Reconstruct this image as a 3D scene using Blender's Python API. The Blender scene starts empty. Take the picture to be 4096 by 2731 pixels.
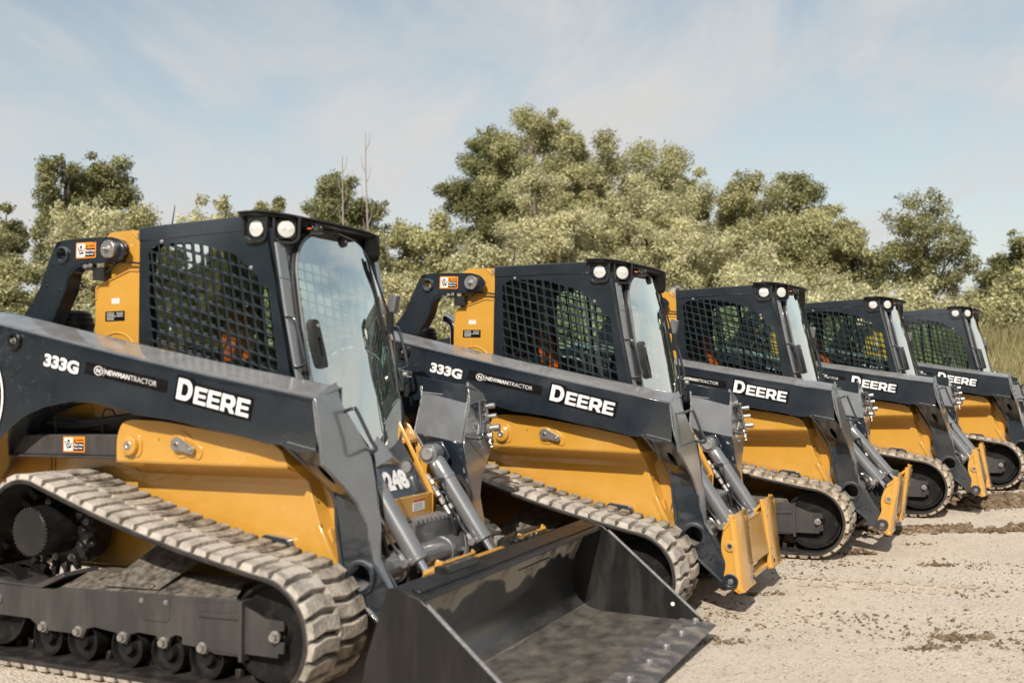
import bpy, bmesh, math, random
import numpy as np
from mathutils import Vector, Matrix
from mathutils.geometry import tessellate_polygon

S = bpy.context.scene
C = S.collection
PI = math.pi
rad = math.radians

# ---------------------------------------------------------------- camera
def camera():
    cd = bpy.data.cameras.new('camera'); o = bpy.data.objects.new('camera', cd); C.objects.link(o)
    cd.sensor_width = 36.0; cd.lens = 3982.0 / 4096 * 36.0
    cd.clip_start = 0.1; cd.clip_end = 3000
    pt, rl = 0.04136, -0.01790
    R = Vector((1, 0, 0)); F = Vector((0, math.cos(pt), math.sin(pt))); U = Vector((0, -math.sin(pt), math.cos(pt)))
    r = R * math.cos(rl) + U * math.sin(rl); u = -R * math.sin(rl) + U * math.cos(rl)
    m = Matrix((r, u, -F)).transposed().to_4x4(); m.translation = (0, 0, 1.392)
    o.matrix_world = m
    cd.dof.use_dof = True; cd.dof.focus_distance = 8.2; cd.dof.aperture_fstop = 1.9
    S.camera = o
camera()

# ---------------------------------------------------------------- light
SUN_DIR = Vector((-0.22, -1.0, 0.84)).normalized()      # towards the sun
def sky():
    w = bpy.data.worlds.new('World'); S.world = w; w.use_nodes = True
    nt = w.node_tree; N = nt.nodes; L = nt.links; N.clear()
    out = N.new('ShaderNodeOutputWorld'); bg = N.new('ShaderNodeBackground')
    st = N.new('ShaderNodeTexSky'); st.sky_type = 'NISHITA'; st.sun_disc = False
    st.sun_elevation = math.asin(SUN_DIR.z); st.sun_rotation = math.atan2(SUN_DIR.x, SUN_DIR.y)
    st.air_density = 1.0; st.dust_density = 1.2; st.ozone_density = 1.6; st.altitude = 100
    bg.inputs['Strength'].default_value = 0.13
    tc = N.new('ShaderNodeTexCoord')
    sx = N.new('ShaderNodeSeparateXYZ'); L.new(tc.outputs['Generated'], sx.inputs[0])
    # project the direction on a high flat layer so that clouds stretch towards the horizon
    zz = N.new('ShaderNodeMath'); zz.operation = 'MAXIMUM'; zz.inputs[1].default_value = 0.05; L.new(sx.outputs['Z'], zz.inputs[0])
    za = N.new('ShaderNodeMath'); za.operation = 'ADD'; za.inputs[1].default_value = 0.18; L.new(zz.outputs[0], za.inputs[0])
    dx = N.new('ShaderNodeMath'); dx.operation = 'DIVIDE'; L.new(sx.outputs['X'], dx.inputs[0]); L.new(za.outputs[0], dx.inputs[1])
    dy = N.new('ShaderNodeMath'); dy.operation = 'DIVIDE'; L.new(sx.outputs['Y'], dy.inputs[0]); L.new(za.outputs[0], dy.inputs[1])
    cb = N.new('ShaderNodeCombineXYZ'); L.new(dx.outputs[0], cb.inputs[0]); L.new(dy.outputs[0], cb.inputs[1])
    mp = N.new('ShaderNodeMapping'); mp.inputs['Location'].default_value = (0.9, 0.2, 0); mp.inputs['Rotation'].default_value = (0, 0, 0.30); mp.inputs['Scale'].default_value = (1.35, 0.62, 1); L.new(cb.outputs[0], mp.inputs[0])
    n1 = N.new('ShaderNodeTexNoise'); n1.inputs['Scale'].default_value = 1.9; n1.inputs['Detail'].default_value = 10; n1.inputs['Roughness'].default_value = 0.62; n1.inputs['Distortion'].default_value = 0.55
    L.new(mp.outputs[0], n1.inputs['Vector'])
    n2 = N.new('ShaderNodeTexNoise'); n2.inputs['Scale'].default_value = 0.6; n2.inputs['Detail'].default_value = 4
    L.new(mp.outputs[0], n2.inputs['Vector'])
    ad = N.new('ShaderNodeMath'); ad.operation = 'MULTIPLY_ADD'; ad.inputs[1].default_value = 0.55
    L.new(n1.outputs['Fac'], ad.inputs[0]); 
    m2 = N.new('ShaderNodeMath'); m2.operation = 'MULTIPLY'; m2.inputs[1].default_value = 0.6; L.new(n2.outputs['Fac'], m2.inputs[0]); L.new(m2.outputs[0], ad.inputs[2])
    cr = N.new('ShaderNodeMapRange'); cr.interpolation_type = 'SMOOTHSTEP'; cr.inputs['From Min'].default_value = 0.44; cr.inputs['From Max'].default_value = 0.76
    cr.inputs['To Min'].default_value = 0.04; cr.inputs['To Max'].default_value = 0.88
    L.new(ad.outputs[0], cr.inputs['Value'])
    # milky air near the horizon
    hz = N.new('ShaderNodeMapRange'); hz.inputs['From Min'].default_value = 0.0; hz.inputs['From Max'].default_value = 0.42
    hz.inputs['To Min'].default_value = 0.72; hz.inputs['To Max'].default_value = 0.08; L.new(sx.outputs['Z'], hz.inputs['Value'])
    mx = N.new('ShaderNodeMath'); mx.operation = 'ADD'; mx.use_clamp = True; L.new(cr.outputs[0], mx.inputs[0]); L.new(hz.outputs[0], mx.inputs[1])
    tint = N.new('ShaderNodeMix'); tint.data_type = 'RGBA'; tint.blend_type = 'MULTIPLY'; tint.inputs[0].default_value = 1
    tint.inputs[7].default_value = SKY_TINT; L.new(st.outputs[0], tint.inputs[6])
    mix = N.new('ShaderNodeMix'); mix.data_type = 'RGBA'
    L.new(mx.outputs[0], mix.inputs[0]); L.new(tint.outputs[2], mix.inputs[6]); mix.inputs[7].default_value = CLOUD
    L.new(mix.outputs[2], bg.inputs['Color']); L.new(bg.outputs[0], out.inputs[0])
SKY_TINT = (0.96, 0.88, 0.70, 1)
CLOUD = (3.62, 3.62, 3.58, 1)
sky()
sl = bpy.data.lights.new('sun', 'SUN'); sl.energy = 3.6; sl.angle = rad(0.53); sl.color = (1.0, 0.93, 0.82)
so = bpy.data.objects.new('sun', sl); C.objects.link(so)
so.rotation_euler = SUN_DIR.to_track_quat('Z', 'Y').to_euler()
S.view_settings.view_transform = 'Standard'; S.view_settings.look = 'None'; S.view_settings.gamma = 1.0
S.view_settings.exposure = 0.53
S.render.engine = 'CYCLES'
S.cycles.max_bounces = 8; S.cycles.transparent_max_bounces = 16

# ---------------------------------------------------------------- materials
MATS = {}
def mat(name, base, rough=0.5, metal=0.0, spec=0.5, base2=None, nscale=8.0, nlo=0.45, nhi=0.65, rough2=None,
        bump=0.0, bscale=60.0, coat=0.0, cior=1.5, crough=0.08, detail=6.0, stretch=(1, 1, 1), trans=0.0, ior=1.45, film=None, speck=None):
    m = bpy.data.materials.new(name); m.use_nodes = True; nt = m.node_tree; N = nt.nodes; L = nt.links
    b = N['Principled BSDF']
    b.inputs['Base Color'].default_value = (*base, 1); b.inputs['Roughness'].default_value = rough
    b.inputs['Metallic'].default_value = metal; b.inputs['Specular IOR Level'].default_value = spec
    b.inputs['Coat Weight'].default_value = coat; b.inputs['Coat Roughness'].default_value = crough; b.inputs['Coat IOR'].default_value = cior
    b.inputs['Transmission Weight'].default_value = trans; b.inputs['IOR'].default_value = ior
    if base2 or bump:
        tc = N.new('ShaderNodeTexCoord'); mp = N.new('ShaderNodeMapping'); mp.inputs['Scale'].default_value = stretch
        L.new(tc.outputs['Object'], mp.inputs[0])
    if base2:
        nz = N.new('ShaderNodeTexNoise'); nz.inputs['Scale'].default_value = nscale; nz.inputs['Detail'].default_value = detail; nz.inputs['Roughness'].default_value = 0.62
        L.new(mp.outputs[0], nz.inputs['Vector'])
        mr = N.new('ShaderNodeMapRange'); mr.inputs['From Min'].default_value = nlo; mr.inputs['From Max'].default_value = nhi; L.new(nz.outputs['Fac'], mr.inputs['Value'])
        mx = N.new('ShaderNodeMix'); mx.data_type = 'RGBA'; mx.inputs[6].default_value = (*base, 1); mx.inputs[7].default_value = (*base2, 1)
        L.new(mr.outputs[0], mx.inputs[0]); L.new(mx.outputs[2], b.inputs['Base Color'])
        if rough2 is not None:
            r2 = N.new('ShaderNodeMapRange'); r2.inputs['To Min'].default_value = rough; r2.inputs['To Max'].default_value = rough2
            L.new(mr.outputs[0], r2.inputs['Value']); L.new(r2.outputs[0], b.inputs['Roughness'])
    if speck:                                            # fine dust specks and dried splashes
        n4 = N.new('ShaderNodeTexNoise'); n4.inputs['Scale'].default_value = 42; n4.inputs['Detail'].default_value = 6; n4.inputs['Roughness'].default_value = .7; L.new(mp.outputs[0], n4.inputs['Vector'])
        n5 = N.new('ShaderNodeTexNoise'); n5.inputs['Scale'].default_value = 2.3; n5.inputs['Detail'].default_value = 3; L.new(mp.outputs[0], n5.inputs['Vector'])
        a5 = N.new('ShaderNodeMath'); a5.operation = 'MULTIPLY_ADD'; a5.inputs[1].default_value = .45; L.new(n5.outputs['Fac'], a5.inputs[0]); L.new(n4.outputs['Fac'], a5.inputs[2])
        r5 = N.new('ShaderNodeMapRange'); r5.inputs['From Min'].default_value = .84; r5.inputs['From Max'].default_value = .98; r5.inputs['To Max'].default_value = .3; L.new(a5.outputs[0], r5.inputs['Value'])
        mx2 = N.new('ShaderNodeMix'); mx2.data_type = 'RGBA'; L.new(r5.outputs[0], mx2.inputs[0]); L.new(mx.outputs[2], mx2.inputs[6]); mx2.inputs[7].default_value = (*speck, 1); L.new(mx2.outputs[2], b.inputs['Base Color']); mx = mx2
    if film:                                             # paler film colour on faces turned upwards
        ge = N.new('ShaderNodeNewGeometry'); sz = N.new('ShaderNodeSeparateXYZ'); L.new(ge.outputs['True Normal'], sz.inputs[0])
        fr_ = N.new('ShaderNodeMapRange'); fr_.inputs['From Min'].default_value = .45; fr_.inputs['From Max'].default_value = .92; fr_.inputs['To Max'].default_value = film[1]; L.new(sz.outputs['Z'], fr_.inputs['Value'])
        n3 = N.new('ShaderNodeTexNoise'); n3.inputs['Scale'].default_value = 9; n3.inputs['Detail'].default_value = 7; L.new(mp.outputs[0], n3.inputs['Vector'])
        m3 = N.new('ShaderNodeMapRange'); m3.inputs['From Min'].default_value = .25; m3.inputs['From Max'].default_value = .55; m3.inputs['To Min'].default_value = .55; L.new(n3.outputs['Fac'], m3.inputs['Value'])
        mm = N.new('ShaderNodeMath'); mm.operation = 'MULTIPLY'; L.new(fr_.outputs[0], mm.inputs[0]); L.new(m3.outputs[0], mm.inputs[1])
        fx = N.new('ShaderNodeMix'); fx.data_type = 'RGBA'; L.new(mm.outputs[0], fx.inputs[0]); L.new(mx.outputs[2], fx.inputs[6]); fx.inputs[7].default_value = (*film[0], 1); L.new(fx.outputs[2], b.inputs['Base Color'])
    if bump:
        n2 = N.new('ShaderNodeTexNoise'); n2.inputs['Scale'].default_value = bscale; n2.inputs['Detail'].default_value = 5
        L.new(mp.outputs[0], n2.inputs['Vector'])
        bp = N.new('ShaderNodeBump'); bp.inputs['Strength'].default_value = bump; bp.inputs['Distance'].default_value = 0.01
        L.new(n2.outputs['Fac'], bp.inputs['Height']); L.new(bp.outputs[0], b.inputs['Normal'])
    MATS[name] = m; return m
mat('charcoal_paint', (0.0100, 0.0155, 0.0235), 0.35, spec=0.4, base2=(0.018, 0.025, 0.034), nscale=5, nlo=0.4, nhi=0.75, rough2=0.5, coat=1.0, cior=1.8, crough=0.10, film=((.225, .22, .22), .9), speck=(.16, .155, .15))
mat('skylit_charcoal', (0.15, 0.154, 0.162), 0.32, metal=0.25, spec=0.5, base2=(0.18, 0.183, 0.19), nscale=6, coat=1.0, cior=1.9, crough=0.10)  # same charcoal paint, lightened to put the sky's reflection into its colour
mat('yellow_paint', (0.55, 0.282, 0.040), 0.34, spec=0.45, base2=(0.60, 0.325, 0.064), nscale=4, nlo=0.45, nhi=0.8, coat=1.0, cior=1.75, crough=0.16, speck=(.75, .62, .42))
mat('black_paint', (0.010, 0.010, 0.011), 0.3, spec=0.5, base2=(0.022, 0.02, 0.018), nscale=9, rough2=0.5)
mat('black_plastic', (0.013, 0.013, 0.014), 0.45, base2=(0.022, 0.022, 0.022), nscale=14)
mat('wheel_paint', (0.009, 0.009, 0.009), 0.6, spec=.25, base2=(0.03, 0.025, 0.02), nscale=12, nlo=.5, nhi=.75, rough2=.85)
mat('frame_paint', (0.036, 0.034, 0.035), 0.5, base2=(0.085, 0.076, 0.068), nscale=7, nlo=0.44, nhi=0.85, rough2=0.8, stretch=(1, 1, 0.25))
mat('dusty_plate', (0.045, 0.042, 0.040), 0.5, base2=(0.22, 0.185, 0.15), nscale=26, nlo=0.36, nhi=0.70, rough2=0.9)
mat('rubber', (0.016, 0.014, 0.014), 0.5, base2=(0.05, 0.042, 0.036), nscale=12, nlo=0.42, nhi=0.75, rough2=0.8, bump=0.25, bscale=40)
mat('dusty_rubber', (0.14, 0.122, 0.105), 0.85, spec=0.2, base2=(0.52, 0.465, 0.40), nscale=11, nlo=0.33, nhi=0.52, bump=0.5, bscale=60)
mat('muddy_rubber', (0.17, 0.125, 0.085), 0.9, spec=0.15, base2=(0.50, 0.43, 0.345), nscale=16, nlo=0.36, nhi=0.58, bump=1.0, bscale=45)
mat('inner_mud', (0.10, 0.078, 0.055), 0.9, spec=0.15, base2=(0.26, 0.205, 0.15), nscale=13, nlo=0.38, nhi=0.6, bump=0.8, bscale=50)
mat('crumb', (.12, .082, .048), .95, spec=.1, base2=(.27, .205, .14), nscale=11, nlo=.38, nhi=.62, bump=1.0, bscale=80)
mat('zinc', (0.50, 0.485, 0.47), 0.38, metal=0.85, base2=(0.36, 0.34, 0.33), nscale=30)
mat('chrome', (0.75, 0.75, 0.76), 0.09, metal=1.0, base2=(0.66, 0.66, 0.68), nscale=10)
mat('lens_glass', (0.60, 0.60, 0.58), 0.12, spec=0.7, base2=(0.58, 0.57, 0.55), nscale=40, coat=0.6)
mat('orange_plastic', (0.80, 0.115, 0.012), 0.45, base2=(0.68, 0.085, 0.01), nscale=12)
mat('decal_white', (0.78, 0.76, 0.76), 0.4, base2=(0.70, 0.68, 0.68), nscale=20)
mat('decal_black', (0.004, 0.0035, 0.004), 0.6, spec=0.15, base2=(0.010, 0.009, 0.010), nscale=20)
mat('label_orange', (0.80, 0.26, 0.03), 0.45, base2=(0.74, 0.23, 0.03), nscale=20)
mat('label_red', (0.55, 0.03, 0.02), 0.45, base2=(0.5, 0.03, 0.02), nscale=20)
mat('hose_rubber', (0.014, 0.013, 0.013), 0.5, base2=(0.03, 0.028, 0.026), nscale=20)
mat('green_hose', (0.02, 0.16, 0.04), 0.5, base2=(0.03, 0.12, 0.04), nscale=20)
mat('seat_fabric', (0.022, 0.021, 0.021), 0.85, base2=(0.04, 0.038, 0.036), nscale=60, bump=0.3, bscale=200)
mat('cab_trim', (0.055, 0.052, 0.05), 0.7, base2=(0.075, 0.07, 0.066), nscale=30)
mat('weld_paint', (0.16, 0.165, 0.175), 0.35, spec=0.6, base2=(0.24, 0.24, 0.25), nscale=60, bump=0.5, bscale=150)
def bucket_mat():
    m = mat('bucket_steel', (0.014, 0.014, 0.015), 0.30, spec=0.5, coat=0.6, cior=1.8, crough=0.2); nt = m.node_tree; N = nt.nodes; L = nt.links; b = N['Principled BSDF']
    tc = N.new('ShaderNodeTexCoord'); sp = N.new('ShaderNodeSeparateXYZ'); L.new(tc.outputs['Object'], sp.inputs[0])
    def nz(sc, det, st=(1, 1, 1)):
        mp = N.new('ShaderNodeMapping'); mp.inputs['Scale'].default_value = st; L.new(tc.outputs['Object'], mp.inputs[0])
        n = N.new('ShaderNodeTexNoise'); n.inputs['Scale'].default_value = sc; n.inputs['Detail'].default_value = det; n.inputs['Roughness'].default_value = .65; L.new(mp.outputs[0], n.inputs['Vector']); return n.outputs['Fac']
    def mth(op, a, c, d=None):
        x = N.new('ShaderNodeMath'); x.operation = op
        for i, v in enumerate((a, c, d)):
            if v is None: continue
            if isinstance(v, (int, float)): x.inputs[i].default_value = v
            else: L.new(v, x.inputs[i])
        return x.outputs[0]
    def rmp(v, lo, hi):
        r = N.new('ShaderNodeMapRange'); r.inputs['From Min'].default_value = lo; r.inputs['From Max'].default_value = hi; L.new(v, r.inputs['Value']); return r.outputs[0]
    # beige band high on the back wall with a scalloped lower edge; dried dust: a streak along the bend, patches on the floor
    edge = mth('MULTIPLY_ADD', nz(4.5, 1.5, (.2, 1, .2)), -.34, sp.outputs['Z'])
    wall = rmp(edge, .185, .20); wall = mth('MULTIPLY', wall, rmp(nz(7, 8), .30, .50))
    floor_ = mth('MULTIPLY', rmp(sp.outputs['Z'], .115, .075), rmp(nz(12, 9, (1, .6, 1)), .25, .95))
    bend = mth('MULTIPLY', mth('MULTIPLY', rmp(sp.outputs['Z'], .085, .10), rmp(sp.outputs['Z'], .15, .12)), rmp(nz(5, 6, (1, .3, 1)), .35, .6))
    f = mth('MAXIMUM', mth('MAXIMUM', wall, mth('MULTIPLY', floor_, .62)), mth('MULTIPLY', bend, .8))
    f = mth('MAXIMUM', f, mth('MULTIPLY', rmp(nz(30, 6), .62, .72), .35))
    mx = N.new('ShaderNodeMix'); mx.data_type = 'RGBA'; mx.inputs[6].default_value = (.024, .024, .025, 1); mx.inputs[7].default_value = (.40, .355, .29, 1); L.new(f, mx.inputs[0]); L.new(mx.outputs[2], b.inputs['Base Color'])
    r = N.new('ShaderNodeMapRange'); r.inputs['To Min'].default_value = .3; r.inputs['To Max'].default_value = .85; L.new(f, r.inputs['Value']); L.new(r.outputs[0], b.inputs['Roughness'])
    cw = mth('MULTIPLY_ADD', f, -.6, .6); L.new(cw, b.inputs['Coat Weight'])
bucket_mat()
mat('bucket_side', (0.010, 0.0095, 0.0095), 0.30, spec=0.5, base2=(0.020, 0.018, 0.016), nscale=12, rough2=0.55, stretch=(1, 1, 0.2))
mat('edge_steel', (0.10, 0.098, 0.10), 0.42, metal=0.3, base2=(0.26, 0.23, 0.20), nscale=9, rough2=0.8)

def glass_mat(name, tint, ior=1.5, gain=1.0):
    m = bpy.data.materials.new(name); m.use_nodes = True; nt = m.node_tree; N = nt.nodes; L = nt.links; N.clear()
    out = N.new('ShaderNodeOutputMaterial'); mx = N.new('ShaderNodeMixShader'); tr = N.new('ShaderNodeBsdfTransparent'); gl = N.new('ShaderNodeBsdfGlossy')
    fr0 = N.new('ShaderNodeFresnel'); fr0.inputs['IOR'].default_value = ior; fr = N.new('ShaderNodeMath'); fr.operation = 'MULTIPLY'; fr.use_clamp = True; fr.inputs[1].default_value = gain; L.new(fr0.outputs[0], fr.inputs[0]); gl.inputs['Roughness'].default_value = 0.015; gl.inputs['Color'].default_value = (.97, 1, .93, 1)
    nz = N.new('ShaderNodeTexNoise'); nz.inputs['Scale'].default_value = 2.5; mr = N.new('ShaderNodeMix'); mr.data_type = 'RGBA'
    tc = N.new('ShaderNodeTexCoord'); L.new(tc.outputs['Object'], nz.inputs['Vector'])
    mr.inputs[6].default_value = (*tint, 1); mr.inputs[7].default_value = (*[t * 0.93 for t in tint], 1)
    L.new(nz.outputs['Fac'], mr.inputs[0]); L.new(mr.outputs[2], tr.inputs['Color'])
    L.new(fr.outputs[0], mx.inputs[0]); L.new(tr.outputs[0], mx.inputs[1]); L.new(gl.outputs[0], mx.inputs[2]); L.new(mx.outputs[0], out.inputs[0])
    MATS[name] = m
glass_mat('rear_glass', (0.07, 0.11, 0.10), 1.5)
glass_mat('side_glass', (0.74, 0.92, 0.84), 1.5, 1.7)
glass_mat('door_glass', (0.58, 0.80, 0.70), 3.1, 2.8)

# ---------------------------------------------------------------- mesh helpers
def XZ(u, v, w): return (u, w, v)       # polygon in x-z, thickness along y
def XY(u, v, w): return (u, v, w)
def YZ(u, v, w): return (w, u, v)
class MB:
    def __init__(s): s.bm = bmesh.new(); s.mats = []; s.cur = 0; s.smooth = False
    def m(s, name):
        if name not in s.mats: s.mats.append(name)
        s.cur = s.mats.index(name); return s
    def v(s, p): return s.bm.verts.new(p)
    def f(s, vs, smooth=None):
        try: fc = s.bm.faces.new(vs)
        except ValueError: return None
        fc.material_index = s.cur; fc.smooth = s.smooth if smooth is None else smooth; return fc
    def prism(s, poly, w0, w1, fn=XZ, holes=()):
        loops = [poly] + list(holes)
        rows = []
        for lp in loops:
            a = [s.v(fn(p[0], p[1], w0)) for p in lp]; b = [s.v(fn(p[0], p[1], w1)) for p in lp]
            rows.append((a, b)); n = len(lp)
            for i in range(n): s.f((a[i], a[(i + 1) % n], b[(i + 1) % n], b[i]))
        if not holes:
            s.f(rows[0][0]); s.f(rows[0][1][::-1])
        else:
            tri = tessellate_polygon([[Vector((p[0], p[1], 0)) for p in lp] for lp in loops])
            A = [v for r in rows for v in r[0]]; B = [v for r in rows for v in r[1]]
            for t in tri: s.f([A[i] for i in t]); s.f([B[i] for i in t[::-1]])
        return s
    def box(s, x0, x1, y0, y1, z0, z1): return s.prism([(x0, z0), (x1, z0), (x1, z1), (x0, z1)], y0, y1)
    def obox(s, c, X, Y, Z, sx, sy, sz):
        c = Vector(c); X = Vector(X).normalized(); Y = Vector(Y).normalized(); Z = Vector(Z).normalized()
        vs = [s.v(c + X * (i * sx / 2) + Y * (j * sy / 2) + Z * (k * sz / 2)) for i in (-1, 1) for j in (-1, 1) for k in (-1, 1)]
        for q in ((0, 1, 3, 2), (4, 6, 7, 5), (0, 4, 5, 1), (2, 3, 7, 6), (0, 2, 6, 4), (1, 5, 7, 3)): s.f([vs[i] for i in q])
        return s
    def rings(s, loops, close=False, caps=True, smooth=True):
        L = [[s.v(p) for p in lp] for lp in loops]; n = len(L[0]); m = len(L)
        for i in range(m if close else m - 1):
            a, b = L[i], L[(i + 1) % m]
            for j in range(n): s.f((a[j], a[(j + 1) % n], b[(j + 1) % n], b[j]), smooth)
        if caps and not close: s.f(L[0][::-1], False); s.f(L[-1], False)
        return s
    def cyl(s, p0, p1, r0, r1=None, n=24, smooth=True, caps=True):
        p0 = Vector(p0); p1 = Vector(p1); r1 = r0 if r1 is None else r1
        d = (p1 - p0).normalized(); a = d.orthogonal().normalized(); b = d.cross(a)
        mk = lambda p, r: [p + (a * math.cos(t) + b * math.sin(t)) * r for t in [2 * PI * i / n for i in range(n)]]
        return s.rings([mk(p0, r0), mk(p1, r1)], caps=caps, smooth=smooth)
    def lathe(s, p0, ax, prof, n=28, smooth=True, caps=True):      # prof: (distance along axis, radius)
        p0 = Vector(p0); d = Vector(ax).normalized(); a = d.orthogonal().normalized(); b = d.cross(a)
        lp = [[p0 + d * h + (a * math.cos(2 * PI * i / n) + b * math.sin(2 * PI * i / n)) * max(r, 1e-4) for i in range(n)] for h, r in prof]
        return s.rings(lp, smooth=smooth, caps=caps)
    def tube(s, pts, r, n=10, smooth=True, close=False):
        P = [Vector(p) for p in pts]; m = len(P); loops = []
        T = []
        for i in range(m):
            if close: t = (P[(i + 1) % m] - P[i - 1])
            else: t = P[min(i + 1, m - 1)] - P[max(i - 1, 0)]
            T.append(t.normalized())
        a = T[0].orthogonal().normalized()
        for i in range(m):
            a = (a - T[i] * a.dot(T[i])).normalized(); b = T[i].cross(a)
            rr = r[i] if isinstance(r, (list, tuple)) else r
            loops.append([P[i] + (a * math.cos(2 * PI * k / n) + b * math.sin(2 * PI * k / n)) * rr for k in range(n)])
        return s.rings(loops, close=close, smooth=smooth)
    def bolt(s, p, ax, r=0.012, h=0.012, n=6):
        p = Vector(p); d = Vector(ax).normalized()
        s.cyl(p, p + d * h * 0.3, r * 1.5, n=16); s.cyl(p + d * h * 0.3, p + d * h, r, n=n, smooth=False); return s
    def add(s, verts, faces, fn=lambda p: p, smooth=False):
        V = [s.v(fn(p)) for p in verts]
        for q in faces: s.f([V[i] for i in q], smooth)
        return s
    def build(s, name, parent=None, bevel=0.0, seg=2, label=None, matname=None):
        bmesh.ops.recalc_face_normals(s.bm, faces=s.bm.faces)
        me = bpy.data.meshes.new(name); s.bm.to_mesh(me); s.bm.free()
        me.set_sharp_from_angle(angle=rad(34))
        for m in s.mats: me.materials.append(MATS[m])
        o = bpy.data.objects.new(name, me); C.objects.link(o)
        if parent: o.parent = parent
        if bevel:
            bv = o.modifiers.new('bevel', 'BEVEL'); bv.width = bevel; bv.segments = seg; bv.limit_method = 'ANGLE'; bv.angle_limit = rad(38)
            bv.harden_normals = False
        if label: o['label'] = label
        return o
def bolts(parent, name, items, matname='zinc'):
    cache = {}
    for p, ax, r, h in items:
        k = (ax, r, h)
        if k not in cache:
            o = MB().m(matname).bolt((0, 0, 0), ax, r, h).build(name, parent); cache[k] = o.data
        else:
            o = bpy.data.objects.new(name, cache[k]); C.objects.link(o); o.parent = parent
        o.location = p
def tag(o, label=None, cat=None, group=None, kind=None):
    if label: o['label'] = label
    if cat: o['category'] = cat
    if group: o['group'] = group
    if kind: o['kind'] = kind
    return o
def empty(name, loc=(0, 0, 0)):
    o = bpy.data.objects.new(name, None); o.empty_display_size = 0.2; C.objects.link(o); o.location = loc; return o
def copy_tree(o, parent=None):
    c = o.copy(); C.objects.link(c); c.parent = parent
    for ch in o.children: copy_tree(ch, c)
    return c
def smooth_path(pts, n=6, close=False):
    P = [Vector(p) for p in pts]; out = []; m = len(P)
    rng = range(m if close else m - 1)
    for i in rng:
        p0 = P[i - 1] if (close or i > 0) else P[i]; p1 = P[i]; p2 = P[(i + 1) % m]; p3 = P[(i + 2) % m] if (close or i + 2 < m) else p2
        for k in range(n):
            t = k / n
            out.append(0.5 * ((2 * p1) + (p2 - p0) * t + (2 * p0 - 5 * p1 + 4 * p2 - p3) * t * t + (3 * p1 - p0 - 3 * p2 + p3) * t ** 3))
    if not close: out.append(P[-1])
    return out
def rounded(poly, r, n=4):
    out = []; m = len(poly)
    for i in range(m):
        p = Vector(poly[i]).to_2d(); a = (Vector(poly[i - 1]).to_2d() - p); b = (Vector(poly[(i + 1) % m]).to_2d() - p)
        rr = r[i] if isinstance(r, (list, tuple)) else r
        rr = min(rr, a.length * 0.45, b.length * 0.45)
        if rr < 1e-5: out.append(tuple(p)); continue
        q0 = p + a.normalized() * rr; q1 = p + b.normalized() * rr
        for k in range(n + 1):
            t = k / n; out.append(tuple(q0 * (1 - t) ** 2 + p * 2 * t * (1 - t) + q1 * t * t))
    return out
def circ(cx, cz, r, n=24, a0=0): return [(cx + r * math.cos(a0 + 2 * PI * i / n), cz + r * math.sin(a0 + 2 * PI * i / n)) for i in range(n)]
def interp(tab, z):
    tab = sorted(tab)
    if z <= tab[0][0]: return tab[0][1]
    for (a, x), (b, y) in zip(tab, tab[1:]):
        if z <= b: return x + (y - x) * (z - a) / (b - a)
    return tab[-1][1]

# ---------------------------------------------------------------- lettering
_tc = {}
def glyphs(txt, bold=0.0):
    k = (txt, bold)
    if k in _tc: return _tc[k]
    cu = bpy.data.curves.new('lettering', 'FONT'); cu.body = txt; cu.offset = bold; cu.resolution_u = 4; cu.fill_mode = 'FRONT'
    ob = bpy.data.objects.new('lettering', cu); C.objects.link(ob)
    bpy.context.view_layer.update()
    dg = bpy.context.evaluated_depsgraph_get(); me = bpy.data.meshes.new_from_object(ob.evaluated_get(dg))
    V = [(v.co.x, v.co.y) for v in me.vertices]; F = [tuple(p.vertices) for p in me.polygons]
    bpy.data.objects.remove(ob); bpy.data.curves.remove(cu); bpy.data.meshes.remove(me)
    x0 = min(v[0] for v in V); x1 = max(v[0] for v in V); y0 = min(v[1] for v in V); y1 = max(v[1] for v in V)
    V = [((v[0] - x0) / (x1 - x0), (v[1] - y0) / (y1 - y0)) for v in V]
    _tc[k] = (V, F); return _tc[k]
def text(mb, txt, o, X, Y, w, h, lift, bold=0.0):
    V, F = glyphs(txt, bold); o = Vector(o); X = Vector(X).normalized(); Y = Vector(Y).normalized(); nn = X.cross(Y)
    mb.add(V, F, lambda p: o + X * (p[0] * w) + Y * (p[1] * h) + nn * lift)
def patch(mb, poly, o, X, Y, lift, thick=0.001):
    o = Vector(o); X = Vector(X).normalized(); Y = Vector(Y).normalized(); nn = X.cross(Y)
    mb.prism(poly, lift - thick, lift, lambda u, v, w: tuple(o + X * u + Y * v + nn * w))
def rect(x0, y0, x1, y1): return [(x0, y0), (x1, y0), (x1, y1), (x0, y1)]
# ---------------------------------------------------------------- the track loader, in metres: x forward, y to its left, z up
GZ = 0.023                                               # ground level in loader coordinates
FACE_Z = [(1.34, 1.127), (1.288, 1.134), (1.2, 1.155), (1.013, 1.188), (.8, 1.222), (.57, 1.264), (.27, 1.455)]   # front face of the leg: x at height z
OUT_Z = [(1.36, -.81), (1.288, -.81), (1.015, -.835), (.92, -.715), (.83, -.615), (.74, -.56), (.2, -.56)]
IN_Z = [(1.36, -.632), (1.26, -.622), (1.12, -.515), (1.03, -.455), (.85, -.445), (.73, -.447), (.56, -.50), (.2, -.53)]
PIN = (1.426, 0.248)                                     # hitch pin
TP = (1.057, 0.978)                                      # tilt cylinder top pin

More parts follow.
